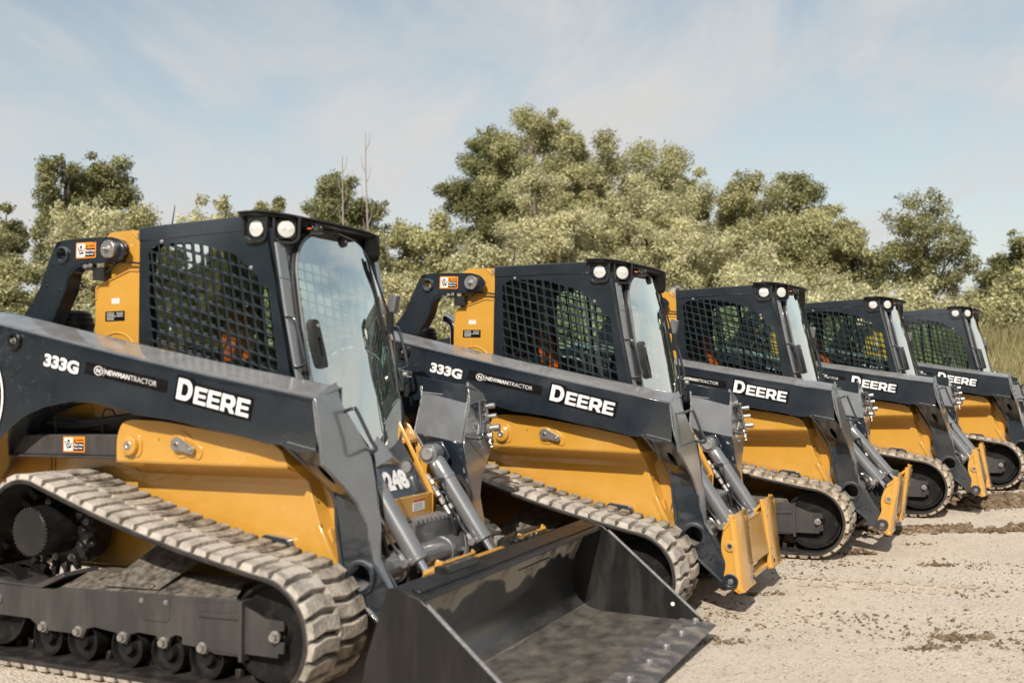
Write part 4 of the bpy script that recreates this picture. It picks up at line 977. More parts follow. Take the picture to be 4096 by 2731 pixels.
    # front box and slotted idler carrier
    f.m('frame_paint').prism([(.50, .215), (.50, .40), (.825, .415), (.825, .20)], s * (yo + .006), s * yo); f.prism([(.60, .345), (.815, .350), (.815, .372), (.60, .366)], s * (yo + .014), s * yo)
    f.prism([(.818, .175), (.836, .175), (.836, .43), (.818, .43)], s * (yo + .016), s * .66)
    f.prism(rounded([(.83, .205), (.83, .405), (.90, .380), (.94, .362), (1.03, .360), (1.04, .345), (1.04, .318), (.985, .318), (.965, .30), (.985, .272), (1.04, .272), (1.04, .225), (1.01, .225), (1.01, .205)], .006), s * .900, s * .885)
    f.prism([(-.60, .30), (-.60, .345), (-.48, .345), (-.48, .30)], s * (yo + .004), s * yo) if False else None
    f.prism(rounded([(.245, .300), (.245, .412), (.425, .418), (.425, .300)], [.03, .01, .01, .03]), s * (yo + .004), s * yo)
    fo = f.build('track_frame', root, bevel=.004)
    bolts(fo, 'bolt', [((x, s * yo, .212), (0, s, 0), .0165, .026) for x in (-.353, -.125, .151, .393, .614, -.665)][:5] + [((1.0, s * .90, .295), (0, s, 0), .0175, .030), ((-.665, s * yo, .318), (0, s, 0), .0165, .026)] + [((x, s * (yo + .004), zz), (0, s, 0), .008, .008) for x, zz in ((.262, .385), (.405, .388))] + [((.30, s * .886, .448), (0, s * .4, .9), .009, .009)])
    # wheels
    for nm, (cx, cz, r) in [('idler_wheel', (.960, .300, .212)), ('idler_wheel', (-.700, .277, .190))] + [('track_roller', (x, .162, .094)) for x in (-.353, -.125, .151, .393, .614)]:
        w = MB().m('wheel_paint')
        yb = .875 if nm == 'idler_wheel' else .885
        for a_, b_ in ((yb, yb - .07), (yb - .13, yb - .20)):
            w.lathe((cx, s * b_, cz), (0, s, 0), [(0, r), (.070, r), (.070, r * .93), (.045, r * .86), (.035, r * .55), (.040, r * .42), (.062, r * .36), (.062, 0)], 40)
        w.cyl((cx, s * (yb - .2), cz), (cx, s * yb, cz), r * .34, n=20)
        w.build(nm, root)
    sp = MB().m('black_paint')
    sp.lathe((-.432, s * .60, .653), (0, s, 0), [(0, .19), (.12, .19), (.13, .16), (.135, .122), (.30, .118), (.318, .113), (.33, .108), (.33, 0)], 44)
    for k in range(36):
        t = 2 * PI * k / 36; sp.obox((-.432 + .111 * math.cos(t), s * .918, .653 + .111 * math.sin(t)), (math.cos(t), 0, math.sin(t)), (0, 1, 0), (-math.sin(t), 0, math.cos(t)), .012, .022, .011)
    for k in range(17):
        t = 2 * PI * k / 17; X = Vector((math.cos(t), 0, math.sin(t))); T = Vector((-math.sin(t), 0, math.cos(t))); c = Vector((-.432, s * .755, .653))
        for ys in (-.045, .02):
            b0 = c + Vector((0, s * ys, 0)); q = [b0 + X * .18 - T * .022, b0 + X * .18 + T * .022, b0 + X * .225 + T * .006, b0 + X * .225 - T * .006]
            va = [sp.v(p) for p in q]; vb = [sp.v(p + Vector((0, s * .03, 0))) for p in q]; sp.f(va); sp.f(vb[::-1]); [sp.f((va[i], va[(i + 1) % 4], vb[(i + 1) % 4], vb[i])) for i in range(4)]
    so_ = sp.build('drive_sprocket', root, bevel=.002, seg=1)
    bolts(so_, 'bolt', [((-.432 + .158 * math.cos(2 * PI * k / 9 + .2), s * .731, .653 + .158 * math.sin(2 * PI * k / 9 + .2)), (0, s, 0), .012, .014) for k in range(9)])

def hitch(root):
    h = MB().m('yellow_paint')
    side = rounded([(.0, .365), (-.045, .30), (-.062, .225), (-.058, .16), (-.030, .10), (-.045, .02), (-.035, -.035), (.0, -.055), (.055, -.045), (.062, .0), (.03, .36)], [.01, .02, .03, .03, .03, .03, .03, .03, .01, .01, .01])
    for s in (-1, 1):
        for y0, y1 in ((.565, .545), (.325, .305)): h.prism(side, s * y0, s * y1)
        # front strip: a shallow channel
        prof = [(.575, -.012), (.570, .004), (.545, .016), (.275, .016), (.262, .010), (.255, -.004)]
        L = []
        for t in (0, .04, .9, .96, 1.0):
            z = -.055 + t * .445; x = .064 - .055 * t * 1.0 + (0 if t < .95 else -.004)
            L.append([(x + dx, s * y, z) for y, dx in prof] + [(x + dx - .012, s * y, z) for y, dx in prof[::-1]])
        h.rings(L, smooth=False)
        h.prism([(-.05, .31), (.0, .375), (.012, .388), (.02, .375), (.0, .345), (-.045, .29)], s * .572, s * .258)
        h.lathe((-.006, s * .565, .205), (0, s, 0), [(0, .034), (.010, .032), (.013, .028), (.013, 0)], 28)
        h.prism([(.02, -.05), (.05, -.065), (.085, -.055), (.07, -.035)], s * .575, s * .26)
    prof = [(-.26, -.25), (.26, .25)]
    h.prism([(.015, .31), (.058, .05), (.046, .05), (.003, .31)], -.258, .258)     # centre plate
    h.prism([(-.045, .305), (.018, .318), (.016, .300), (-.045, .288)], -.258, .258)
    h.prism([(.0, -.02), (.05, -.05), (.055, -.03), (.01, .0)], -.258, .258)
    ho = h.build('hitch_plate', root, bevel=.004, seg=2)
    ho.location = (PIN[0], 0, PIN[1])
    for s in (-1, 1): MB().m('zinc').lathe((-.006, s * .576, .205), (0, s, 0), [(0, .018), (.005, .018), (.005, .012), (.002, .010), (.002, 0)], 20).build('pin', ho)
    k = MB().m('decal_black')
    for s in (-1, 1):
        for t in (.16, .28, .75): k.cyl((.0805 - .055 * t, s * .282, -.055 + t * .445), (.0825 - .055 * t, s * .282, -.055 + t * .445), .005, n=10)
        k.lathe((.0795, s * .31, -.012), (1, 0, .1), [(0, .014), (.0022, .013), (.0022, 0)], 16)
    k.build('hole', ho)
    d = MB().m('zinc'); 
    for q in (0, 1): d.prism(rect(-.03 + q * 0, 0, .0, .001), 0, .001) if False else None
    d.obox((-.012, -.40, .352), (1, 0, .25), (0, 1, 0), (-.25, 0, 1), .045, .05, .003); d.obox((-.012, -.34, .352), (1, 0, .25), (0, 1, 0), (-.25, 0, 1), .045, .05, .003); d.build('label_plate', ho)
    return ho

def bucket(root):
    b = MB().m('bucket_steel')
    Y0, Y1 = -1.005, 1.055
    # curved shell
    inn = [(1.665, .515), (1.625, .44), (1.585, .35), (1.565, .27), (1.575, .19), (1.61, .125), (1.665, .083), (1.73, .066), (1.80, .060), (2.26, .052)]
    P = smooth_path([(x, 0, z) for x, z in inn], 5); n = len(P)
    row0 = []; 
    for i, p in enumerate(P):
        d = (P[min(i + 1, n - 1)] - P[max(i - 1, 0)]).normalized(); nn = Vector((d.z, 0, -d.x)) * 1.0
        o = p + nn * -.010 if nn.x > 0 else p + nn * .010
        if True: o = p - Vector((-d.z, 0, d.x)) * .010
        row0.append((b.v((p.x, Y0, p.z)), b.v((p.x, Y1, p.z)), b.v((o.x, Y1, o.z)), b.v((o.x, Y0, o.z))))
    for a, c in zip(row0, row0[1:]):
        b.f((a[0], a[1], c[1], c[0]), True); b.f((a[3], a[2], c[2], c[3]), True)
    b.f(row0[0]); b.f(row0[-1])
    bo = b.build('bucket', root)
    t = MB().m('black_paint'); t.prism([(1.615, .505), (1.615, .560), (1.640, .568), (1.745, .535), (1.752, .515), (1.690, .500)], Y0 - .002, Y1 + .002)
    t.prism([(1.685, .548), (1.69, .562), (1.73, .549), (1.725, .536)], Y0 + .05, Y1 - .05)
    t.prism([(1.560, .545), (1.560, .560), (1.64, .575), (1.64, .560)], .30, .62); t.prism([(1.60, .545), (1.60, .580), (1.67, .585), (1.68, .555)], -.62, -.35)
    t.build('top_rail', bo, bevel=.004)
    for y0, y1 in ((Y0 - .012, Y0), (Y1, Y1 + .012)):
        s = MB().m('bucket_side')
        s.prism([(1.615, .563), (1.650, .572), (1.760, .535), (1.79, .512), (2.30, .082), (2.33, .045), (2.30, .035), (1.62, .040), (1.545, .10), (1.50, .19), (1.52, .29)], y0, y1)
        s.build('side_plate', bo, bevel=.003)
        s = MB().m('weld_paint'); s.tube([(1.79, (y0 + y1) / 2, .514), (2.30, (y0 + y1) / 2, .084)], .008, 8); s.build('side_edge', bo)
    e = MB().m('edge_steel'); e.prism([(2.20, .040), (2.20, .062), (2.365, .050), (2.398, .038), (2.38, .030)], Y0 - .02, Y1 + .02); e.build('cutting_edge', bo, bevel=.002)
    for k in range(8): MB().m('zinc').lathe((2.290, Y1 - .02 - k * .288, .055), (0, 0, 1), [(0, .021), (.012, .020), (.020, .013), (.022, 0)], 16).build('bolt', bo)
    k = MB().m('decal_white'); k.cyl((2.16, Y1 - .0005, .135), (2.16, Y1 - .002, .135), .011, n=16); k.build('drain_hole', bo)
    q = MB().m('yellow_paint'); q.prism([(1.50, .50), (1.50, .515), (1.60, .545), (1.60, .53)], -.55, .50); q.build('latch_plate', bo, bevel=.003)
    aq = MB().m('black_paint')
    for y0, y1 in ((.20, .60),):
        aq.prism([(1.50, .42), (1.50, .56), (1.53, .585), (1.62, .57), (1.62, .42)], y0, y1); aq.prism([(1.56, .575), (1.56, .60), (1.61, .60), (1.61, .565)], y0 + .08, y1 - .10)
    aq.prism([(1.53, .20), (1.53, .50), (1.55, .50), (1.55, .20)], -.62, .62)
    aq.build('mounting_bracket', bo, bevel=.004)
    r = MB().m('black_paint')
    for j in range(2): r.tube([(1.585 + .012 * math.cos(i * .9) + j * .03, .16 + i * .0045, .578 + .012 * math.sin(i * .9)) for i in range(60)], .0035, 6)
    r.build('latch_spring', bo)

def unit_number(root):
    d = MB().m('decal_white')
    o = Vector((.872 + .215 * .90, -.115, 1.165 - .385 * .90)); Y = Vector((-.215, 0, .385)).normalized(); X = Vector((0, 1, 0))
    text(d, '248', o + Vector((.004, 0, .003)), X, Y, .215, .105, .001, .06)
    d.build('unit_number', root)

def make_loader(full=True):
    root = empty('track_loader')
    cab(root); cab_inside(root); chassis(root); couplers(root)
    for s in (-1, 1): lift_arm(root, s); upper_link(root, s); tower(root, s); track(root, s); tilt_cylinder(root, s)
    hitch(root)
    return root
mat('belt_dust', (0.03, 0.027, 0.025), 0.8, spec=0.2, base2=(0.24, 0.21, 0.18), nscale=9, nlo=0.35, nhi=0.6, bump=0.3, bscale=60)
mat('lug_dust', (0.20, 0.175, 0.15), 0.85, spec=0.2, base2=(0.48, 0.435, 0.385), nscale=7, nlo=0.32, nhi=0.56, bump=0.6, bscale=55)
mat('lug_inner', (0.10, 0.084, 0.066), 0.85, spec=0.2, base2=(0.45, 0.395, 0.33), nscale=8, nlo=0.36, nhi=0.60, bump=0.6, bscale=55)
mat('belt_mud', (0.14, 0.10, 0.065), 0.95, spec=0.1, base2=(0.42, 0.35, 0.27), nscale=14, nlo=0.38, nhi=0.6, bump=1.0, bscale=50)
def vent():
    m = mat('vent_mesh', (0.42, 0.19, 0.02), 0.5); nt = m.node_tree; N = nt.nodes; L = nt.links
    tc = N.new('ShaderNodeTexCoord'); v = N.new('ShaderNodeTexVoronoi'); v.feature = 'F1'; v.inputs['Scale'].default_value = 110; v.inputs['Randomness'].default_value = 0
    cr = N.new('ShaderNodeMapRange'); cr.inputs['From Min'].default_value = 0.28; cr.inputs['From Max'].default_value = 0.34
    mx = N.new('ShaderNodeMix'); mx.data_type = 'RGBA'; mx.inputs[6].default_value = (0.02, 0.012, 0.006, 1); mx.inputs[7].default_value = (0.42, 0.19, 0.02, 1)
    L.new(tc.outputs['Object'], v.inputs['Vector']); L.new(v.outputs['Distance'], cr.inputs[0]); L.new(cr.outputs[0], mx.inputs[0]); L.new(mx.outputs[2], N['Principled BSDF'].inputs['Base Color'])
vent()
# ---------------------------------------------------------------- placing the five loaders
POSE = [(-1.549, 5.451, -.429, .059, -.010, -.005), (.215, 7.029, -.451, .005, -.034, -.003), (1.813, 8.886, -.465, 0, 0, .001),
        (3.467, 10.829, -.499, .013, .013, -.002), (5.141, 12.692, -.524, .015, .012, -.035)]
def pose_matrix(p):
    x, y, a, z, pi_, ro = p
    R = Matrix.Rotation(a, 3, 'Z'); L = Matrix(((1, 0, -pi_), (0, 1, -ro), (pi_, ro, 1)))
    M = R @ L; q = M.to_quaternion(); m = q.to_matrix().to_4x4(); m.translation = (x, y, z); return m
first = make_loader()
loaders = [first] + [copy_tree(first) for _ in range(4)]
LAB = ['charcoal and yellow track loader carrying the wide black bucket, nearest the camera',
       'charcoal and yellow track loader right behind the bucket, with bare yellow hitch plate facing forward',
       'middle track loader of the row, mud caked on its track and its hitch tipped forward',
       'track loader parked between the muddy third one and the small farthest one',
       'farthest and smallest track loader in the row, cut by the right edge']
for r, p, lab in zip(loaders, POSE, LAB):
    r.matrix_world = pose_matrix(p); tag(r, lab, 'track loader', 'track loaders parked in a row')
for i, tilt in ((2, rad(17)), (4, rad(4))):
    for ch in loaders[i].children:
        if ch.name.startswith('hitch_plate'): ch.rotation_euler = (0, tilt, 0)
        if i == 2 and ch.name.startswith('tilt_cylinder'): ch.rotation_euler = (0, rad(-3.4), 0)
for i in (0,):                                           # the bucket machine: hitch laid further forward, bucket pinned on
    for ch in loaders[i].children:
        if ch.name.startswith('hitch_plate'): ch.rotation_euler = (0, rad(27), 0)
bucket(loaders[0]); unit_number(loaders[0])
for i in (2, 3, 4):
    for ch in loaders[i].children:
        if ch.name.startswith('track_belt'):
            for sl, nm in zip(ch.material_slots, ch.data.materials):
                if nm.name == 'lug_dust': sl.link = 'OBJECT'; sl.material = MATS['muddy_rubber']
                if nm.name == 'belt_dust': sl.link = 'OBJECT'; sl.material = MATS['belt_mud']
            ch['label'] = 'mud-caked rubber track'

# ---------------------------------------------------------------- ground
def sm(a, b, t): t = max(0, min(1, (t - a) / (b - a))); return t * t * (3 - 2 * t)
GP = []
for p in POSE:
    M_ = pose_matrix(p)
    for x in (-.7, 0.1, 1.0):
        for y in (-.76, .76): GP.append(tuple(M_ @ Vector((x, y, GZ))))
from mathutils import noise
def base_h(x, y):
    sw = 1 / 36.0; sz = .02 * sw
    for gx, gy, gz in GP:
        w = 1 / ((x - gx) ** 2 + (y - gy) ** 2 + .05) ** 1.5; sw += w; sz += w * gz
    return sz / sw
def berm(x, y):
    d = y + x * .12
    return 1.55 * sm(19, 27, d) + (.35 * noise.noise(Vector((x * .25, y * .25, 3))) if d > 20 else 0)
def gh(x, y): return (base_h(x, y) if abs(x) < 25 and y < 25 else .02) + berm(x, y)
def ground():
    def axis(lo, a, b, hi, st):
        v = [a + i * st for i in range(int((b - a) / st) + 1)]; g = st
        while v[-1] < hi: g *= 1.18; v.append(v[-1] + g)
        g = st
        while v[0] > lo: g *= 1.18; v.insert(0, v[0] - g)
        return v
    xs = axis(-400, -5, 10, 400, .09); ys = axis(-200, 3, 16, 700, .09)
    V = []; F = []
    for y in ys:
        for x in xs:
            z = gh(x, y)
            z += .007 * noise.noise(Vector((x * 2.3, y * 2.3, 0))) + .004 * noise.noise(Vector((x * 7, y * 7, 5))) - .012
            V.append((x, y, z))
    nx = len(xs)
    for j in range(len(ys) - 1):
        for i in range(nx - 1): F.append((j * nx + i, j * nx + i + 1, (j + 1) * nx + i + 1, (j + 1) * nx + i))
    me = bpy.data.meshes.new('ground'); me.from_pydata(V, [], F); me.update()
    me.polygons.foreach_set('use_smooth', [True] * len(me.polygons))
    m = bpy.data.materials.new('gravel_ground'); m.use_nodes = True; nt = m.node_tree; N = nt.nodes; L = nt.links; b = N['Principled BSDF']
    b.inputs['Roughness'].default_value = 0.93; b.inputs['Specular IOR Level'].default_value = 0.15
    tc = N.new('ShaderNodeTexCoord')
    def nz(sc, det=6, r=.6):
        n = N.new('ShaderNodeTexNoise'); n.inputs['Scale'].default_value = sc; n.inputs['Detail'].default_value = det; n.inputs['Roughness'].default_value = r; L.new(tc.outputs['Object'], n.inputs['Vector']); return n.outputs['Fac']
    def ramp(src, lo, hi):
        r = N.new('ShaderNodeMapRange'); r.inputs['From Min'].default_value = lo; r.inputs['From Max'].default_value = hi; L.new(src, r.inputs['Value']); return r.outputs[0]
    def mixc(f, a, c):
        x = N.new('ShaderNodeMix'); x.data_type = 'RGBA'; L.new(f, x.inputs[0])
        if isinstance(a, tuple): x.inputs[6].default_value = (*a, 1)
        else: L.new(a, x.inputs[6])
        x.inputs[7].default_value = (*c, 1); return x.outputs[2]
    c = mixc(ramp(nz(1.1), .35, .68), (.55, .467, .380), (.62, .538, .448))
    c = mixc(ramp(nz(5, 8, .72), .54, .78), c, (.36, .29, .215))
    vo = N.new('ShaderNodeTexVoronoi'); vo.inputs['Scale'].default_value = 75; L.new(tc.outputs['Object'], vo.inputs['Vector'])
    bw = N.new('ShaderNodeSeparateColor'); L.new(vo.outputs['Color'], bw.inputs[0])
    c = mixc(ramp(bw.outputs[0], .64, .98), c, (.62, .55, .475)); c = mixc(ramp(bw.outputs[1], .86, 1.05), c, (.24, .19, .145))
    c = mixc(ramp(nz(34, 7, .75), .62, .76), c, (.27, .21, .155))
    sx = N.new('ShaderNodeSeparateXYZ'); L.new(tc.outputs['Object'], sx.inputs[0])      # weeds and soil on the bank behind
    gz = N.new('ShaderNodeMath'); gz.operation = 'MULTIPLY_ADD'; gz.inputs[1].default_value = 1.5; L.new(nz(.6), gz.inputs[0]); L.new(sx.outputs['Z'], gz.inputs[2])
    c = mixc(ramp(gz.outputs[0], 1.6, 2.2), c, (.13, .115, .05))
    L.new(c, b.inputs['Base Color'])
    bp = N.new('ShaderNodeBump'); bp.inputs['Strength'].default_value = 0.85; bp.inputs['Distance'].default_value = 0.009
    ad = N.new('ShaderNodeMath'); ad.operation = 'ADD'; L.new(nz(30, 8, .75), ad.inputs[0]); L.new(ramp(vo.outputs['Distance'], 0, .9), ad.inputs[1]); L.new(ad.outputs[0], bp.inputs['Height']); L.new(bp.outputs[0], b.inputs['Normal'])
    me.materials.append(m); o = bpy.data.objects.new('ground', me); C.objects.link(o); tag(o, kind='structure')
    MATS['gravel_ground'] = m
ground()

ICO = None
def ico(sub=1):
    bm = bmesh.new(); bmesh.ops.create_icosphere(bm, subdivisions=sub, radius=1); v = np.array([x.co[:] for x in bm.verts]); f = np.array([[q.index for q in p.verts] for p in bm.faces]); bm.free(); return v, f
def scatter(name, items, mats_, label, sub=1, rough=.28, seed=1):
    rs = np.random.RandomState(seed); v, f = ico(sub); n = len(items); nv = len(v)
    it = np.array([(a[0], a[1], a[2], a[3]) for a in items]); mi = np.array([a[4] for a in items])
    A = np.repeat(v[None], n, 0) * (1 + rough * rs.randn(n, nv, 1)); sc = np.stack([1 + .35 * rs.rand(n), 1 + .35 * rs.rand(n), .55 + .35 * rs.rand(n)], 1)[:, None, :]
    A = A * sc * it[:, 3][:, None, None]; th = rs.rand(n) * 6.28; c_, s_ = np.cos(th)[:, None], np.sin(th)[:, None]
    X = A[..., 0] * c_ - A[..., 1] * s_; Y = A[..., 0] * s_ + A[..., 1] * c_; A = np.stack([X, Y, A[..., 2]], -1) + it[:, None, :3]
    F = (f[None] + (np.arange(n) * nv)[:, None, None]).reshape(-1, 3); Vv = A.reshape(-1, 3)
    me = bpy.data.meshes.new(name); me.vertices.add(len(Vv)); me.vertices.foreach_set('co', Vv.ravel().astype('f'))
    me.loops.add(F.size); me.loops.foreach_set('vertex_index', F.ravel().astype('i')); me.polygons.add(len(F))
    me.polygons.foreach_set('loop_start', np.arange(0, F.size, 3, dtype='i')); me.polygons.foreach_set('loop_total', np.full(len(F), 3, dtype='i'))
    me.polygons.foreach_set('material_index', np.repeat(mi, len(f)).astype('i')); me.update(calc_edges=True)
    for m in mats_: me.materials.append(MATS[m])
    o = bpy.data.objects.new(name, me); C.objects.link(o); tag(o, label, name.replace('_', ' '), kind='stuff'); return o
mat('pale_stone', (.52, .455, .385), .85, base2=(.44, .375, .305), nscale=30)
mat('brown_stone', (.26, .195, .14), .9, base2=(.36, .29, .22), nscale=30)
mat('mud', (.19, .135, .080), .95, spec=.1, base2=(.36, .285, .20), nscale=11, nlo=.4, nhi=.62, bump=1.0, bscale=55)
rng = random.Random(3)
st = []
for _ in range(9000):
    y = 3.9 + 9.5 * rng.random() ** 1.5; x = rng.uniform(-.45 * y, .56 * y) if rng.random() < .25 else rng.uniform(.12 * y, .56 * y)
    r = min(.010, .0018 + rng.expovariate(1 / .0013)); st.append((x, y, gh(x, y) - .010 + r * .2, r, 0 if rng.random() < .72 else 1))
scatter('loose_gravel', st, ['pale_stone', 'brown_stone'], 'loose pale gravel and grit on the beige yard', 0, .2)
md = []
def along(x0, y0, x1, y1, w, n, rmax, rmean=.011):
    for _ in range(n):
        t = rng.random(); u = rng.gauss(0, w * .42); l = math.hypot(x1 - x0, y1 - y0); dx, dy = (x1 - x0) / l, (y1 - y0) / l
        x = x0 + (x1 - x0) * t - dy * u; y = y0 + (y1 - y0) * t + dx * u
        if noise.noise(Vector((x * 2.2, y * 2.2, 7))) < -.18: continue
        r = min(rmax, .004 + rng.expovariate(1 / rmean)); md.append((x, y, gh(x, y) - .012 + r * .45, r, 0))
along(2.9, 8.95, 6.4, 8.75, .20, 9000, .030, .0062)
along(4.15, 10.75, 8.2, 10.2, .55, 20000, .045, .0085)
along(5.6, 12.0, 9.5, 11.6, .5, 7000, .05, .010)
along(1.35, 7.6, 3.4, 6.0, .6, 500, .012, .0022)
along(.9, 6.2, 3.2, 4.9, .6, 700, .011, .0022)
along(2.0, 7.6, 4.2, 6.9, .35, 350, .012, .0025)
for cx, cy, n, sp in ((2.68, 7.82, 240, .045), (2.35, 5.28, 160, .07), (3.05, 7.30, 110, .05), (1.6, 6.5, 50, .06), (3.3, 8.2, 25, .05), (1.05, 5.35, 60, .08), (2.1, 5.1, 90, .06)):
    for _ in range(n):
        x = rng.gauss(cx, sp * 1.4); y = rng.gauss(cy, sp * .6); r = min(.016, .003 + rng.expovariate(1 / .0035)); md.append((x, y, gh(x, y) - .010 + r * .4 + (.035 * math.exp(-((x - cx) ** 2 + (y - cy) ** 2) / .003) if n == 240 else 0), r, 0))
scatter('mud_clods', md, ['crumb'], 'clumps of brown mud shed by the tracks on the gravel', 1, .30, 9)
mat('track_print', (.50, .41, .315), .95, spec=.1, base2=(.45, .375, .30), nscale=25)
pm = MB().m('track_print'); M_ = pose_matrix(POSE[2])
for k in range(13):
    for yy, off in ((-1.02, 0), (-1.24, .5)):
        if rng.random() < .22: continue
        c = Vector((1.02 + (k + off) * .089, yy - .55 + .0, 0)); hw = .031 + rng.uniform(-.004, .004)
        poly = rounded([(c.x - hw, c.y - .085), (c.x + hw - .012, c.y - .085), (c.x + hw, c.y + .085), (c.x - hw + .012, c.y + .085)], .02, 3)
        a = []
        for p in poly:
            w = M_ @ Vector((p[0], p[1], 0)); a.append(pm.v((w.x, w.y, gh(w.x, w.y) + .007 * noise.noise(Vector((w.x * 2.3, w.y * 2.3, 0))) + .004 * noise.noise(Vector((w.x * 7, w.y * 7, 5))) - .0085)))
        pm.f(a)
po = pm.build('track_prints'); tag(po, 'pale lug prints pressed in the gravel in front of the muddy track', 'track prints', kind='stuff')
# ---------------------------------------------------------------- trees on the bank
def leaf_mat(name, a, b_, tr=.35):
    m = bpy.data.materials.new(name); m.use_nodes = True; nt = m.node_tree; N = nt.nodes; L = nt.links; b = N['Principled BSDF']
    b.inputs['Roughness'].default_value = 0.5; b.inputs['Specular IOR Level'].default_value = 0.45
    g = N.new('ShaderNodeNewGeometry'); mx = N.new('ShaderNodeMix'); mx.data_type = 'RGBA'; mx.inputs[6].default_value = (*a, 1); mx.inputs[7].default_value = (*b_, 1)
    L.new(g.outputs['Random Per Island'], mx.inputs[0])
    tc = N.new('ShaderNodeTexCoord'); nz = N.new('ShaderNodeTexNoise'); nz.inputs['Scale'].default_value = .9; L.new(tc.outputs['Object'], nz.inputs['Vector'])
    hs = N.new('ShaderNodeHueSaturation'); mr = N.new('ShaderNodeMapRange'); mr.inputs['From Min'].default_value = .3; mr.inputs['From Max'].default_value = .7; mr.inputs['To Min'].default_value = .6; mr.inputs['To Max'].default_value = 1.35
    L.new(nz.outputs['Fac'], mr.inputs['Value']); L.new(mr.outputs[0], hs.inputs['Value']); L.new(mx.outputs[2], hs.inputs['Color'])
    L.new(hs.outputs[0], b.inputs['Base Color'])
    t = N.new('ShaderNodeBsdfTranslucent'); L.new(hs.outputs[0], t.inputs['Color']); ms = N.new('ShaderNodeMixShader'); ms.inputs[0].default_value = tr
    out = N['Material Output']; L.new(b.outputs[0], ms.inputs[1]); L.new(t.outputs[0], ms.inputs[2]); L.new(ms.outputs[0], out.inputs[0]); MATS[name] = m
leaf_mat('leaves_dark', (.125, .132, .047), (.34, .335, .15), .3)
leaf_mat('leaves_mid', (.25, .247, .105), (.60, .565, .315), .35)
leaf_mat('leaves_light', (.37, .355, .185), (.74, .70, .46), .38)
leaf_mat('leaves_open', (.14, .14, .054), (.35, .33, .155), .32)
leaf_mat('weed_blades', (.20, .18, .075), (.42, .37, .20), .4)
mat('bark', (.10, .078, .058), .9, base2=(.17, .14, .11), nscale=8, stretch=(1, 1, .2))
mat('dead_bark', (.30, .26, .23), .85, base2=(.20, .17, .15), nscale=8, stretch=(1, 1, .2))

def quads_mesh(name, P, N_, sz, matn, asp=.62, rs=None):
    n = len(P); up = rs.randn(n, 3); T = np.cross(N_, up); T /= np.linalg.norm(T, axis=1)[:, None] + 1e-9; B = np.cross(N_, T)
    s = sz[:, None]
    v = np.stack([P - T * s, P + B * s * asp * .9 + T * s * .1, P + T * s, P - B * s * asp + T * s * .1], 1).reshape(-1, 3)
    me = bpy.data.meshes.new(name); me.vertices.add(4 * n); me.vertices.foreach_set('co', v.ravel().astype('f')); me.loops.add(4 * n); me.loops.foreach_set('vertex_index', np.arange(4 * n, dtype='i'))
    me.polygons.add(n); me.polygons.foreach_set('loop_start', np.arange(0, 4 * n, 4, dtype='i')); me.polygons.foreach_set('loop_total', np.full(n, 4, dtype='i')); me.update(calc_edges=True)
    me.materials.append(MATS[matn]); return me

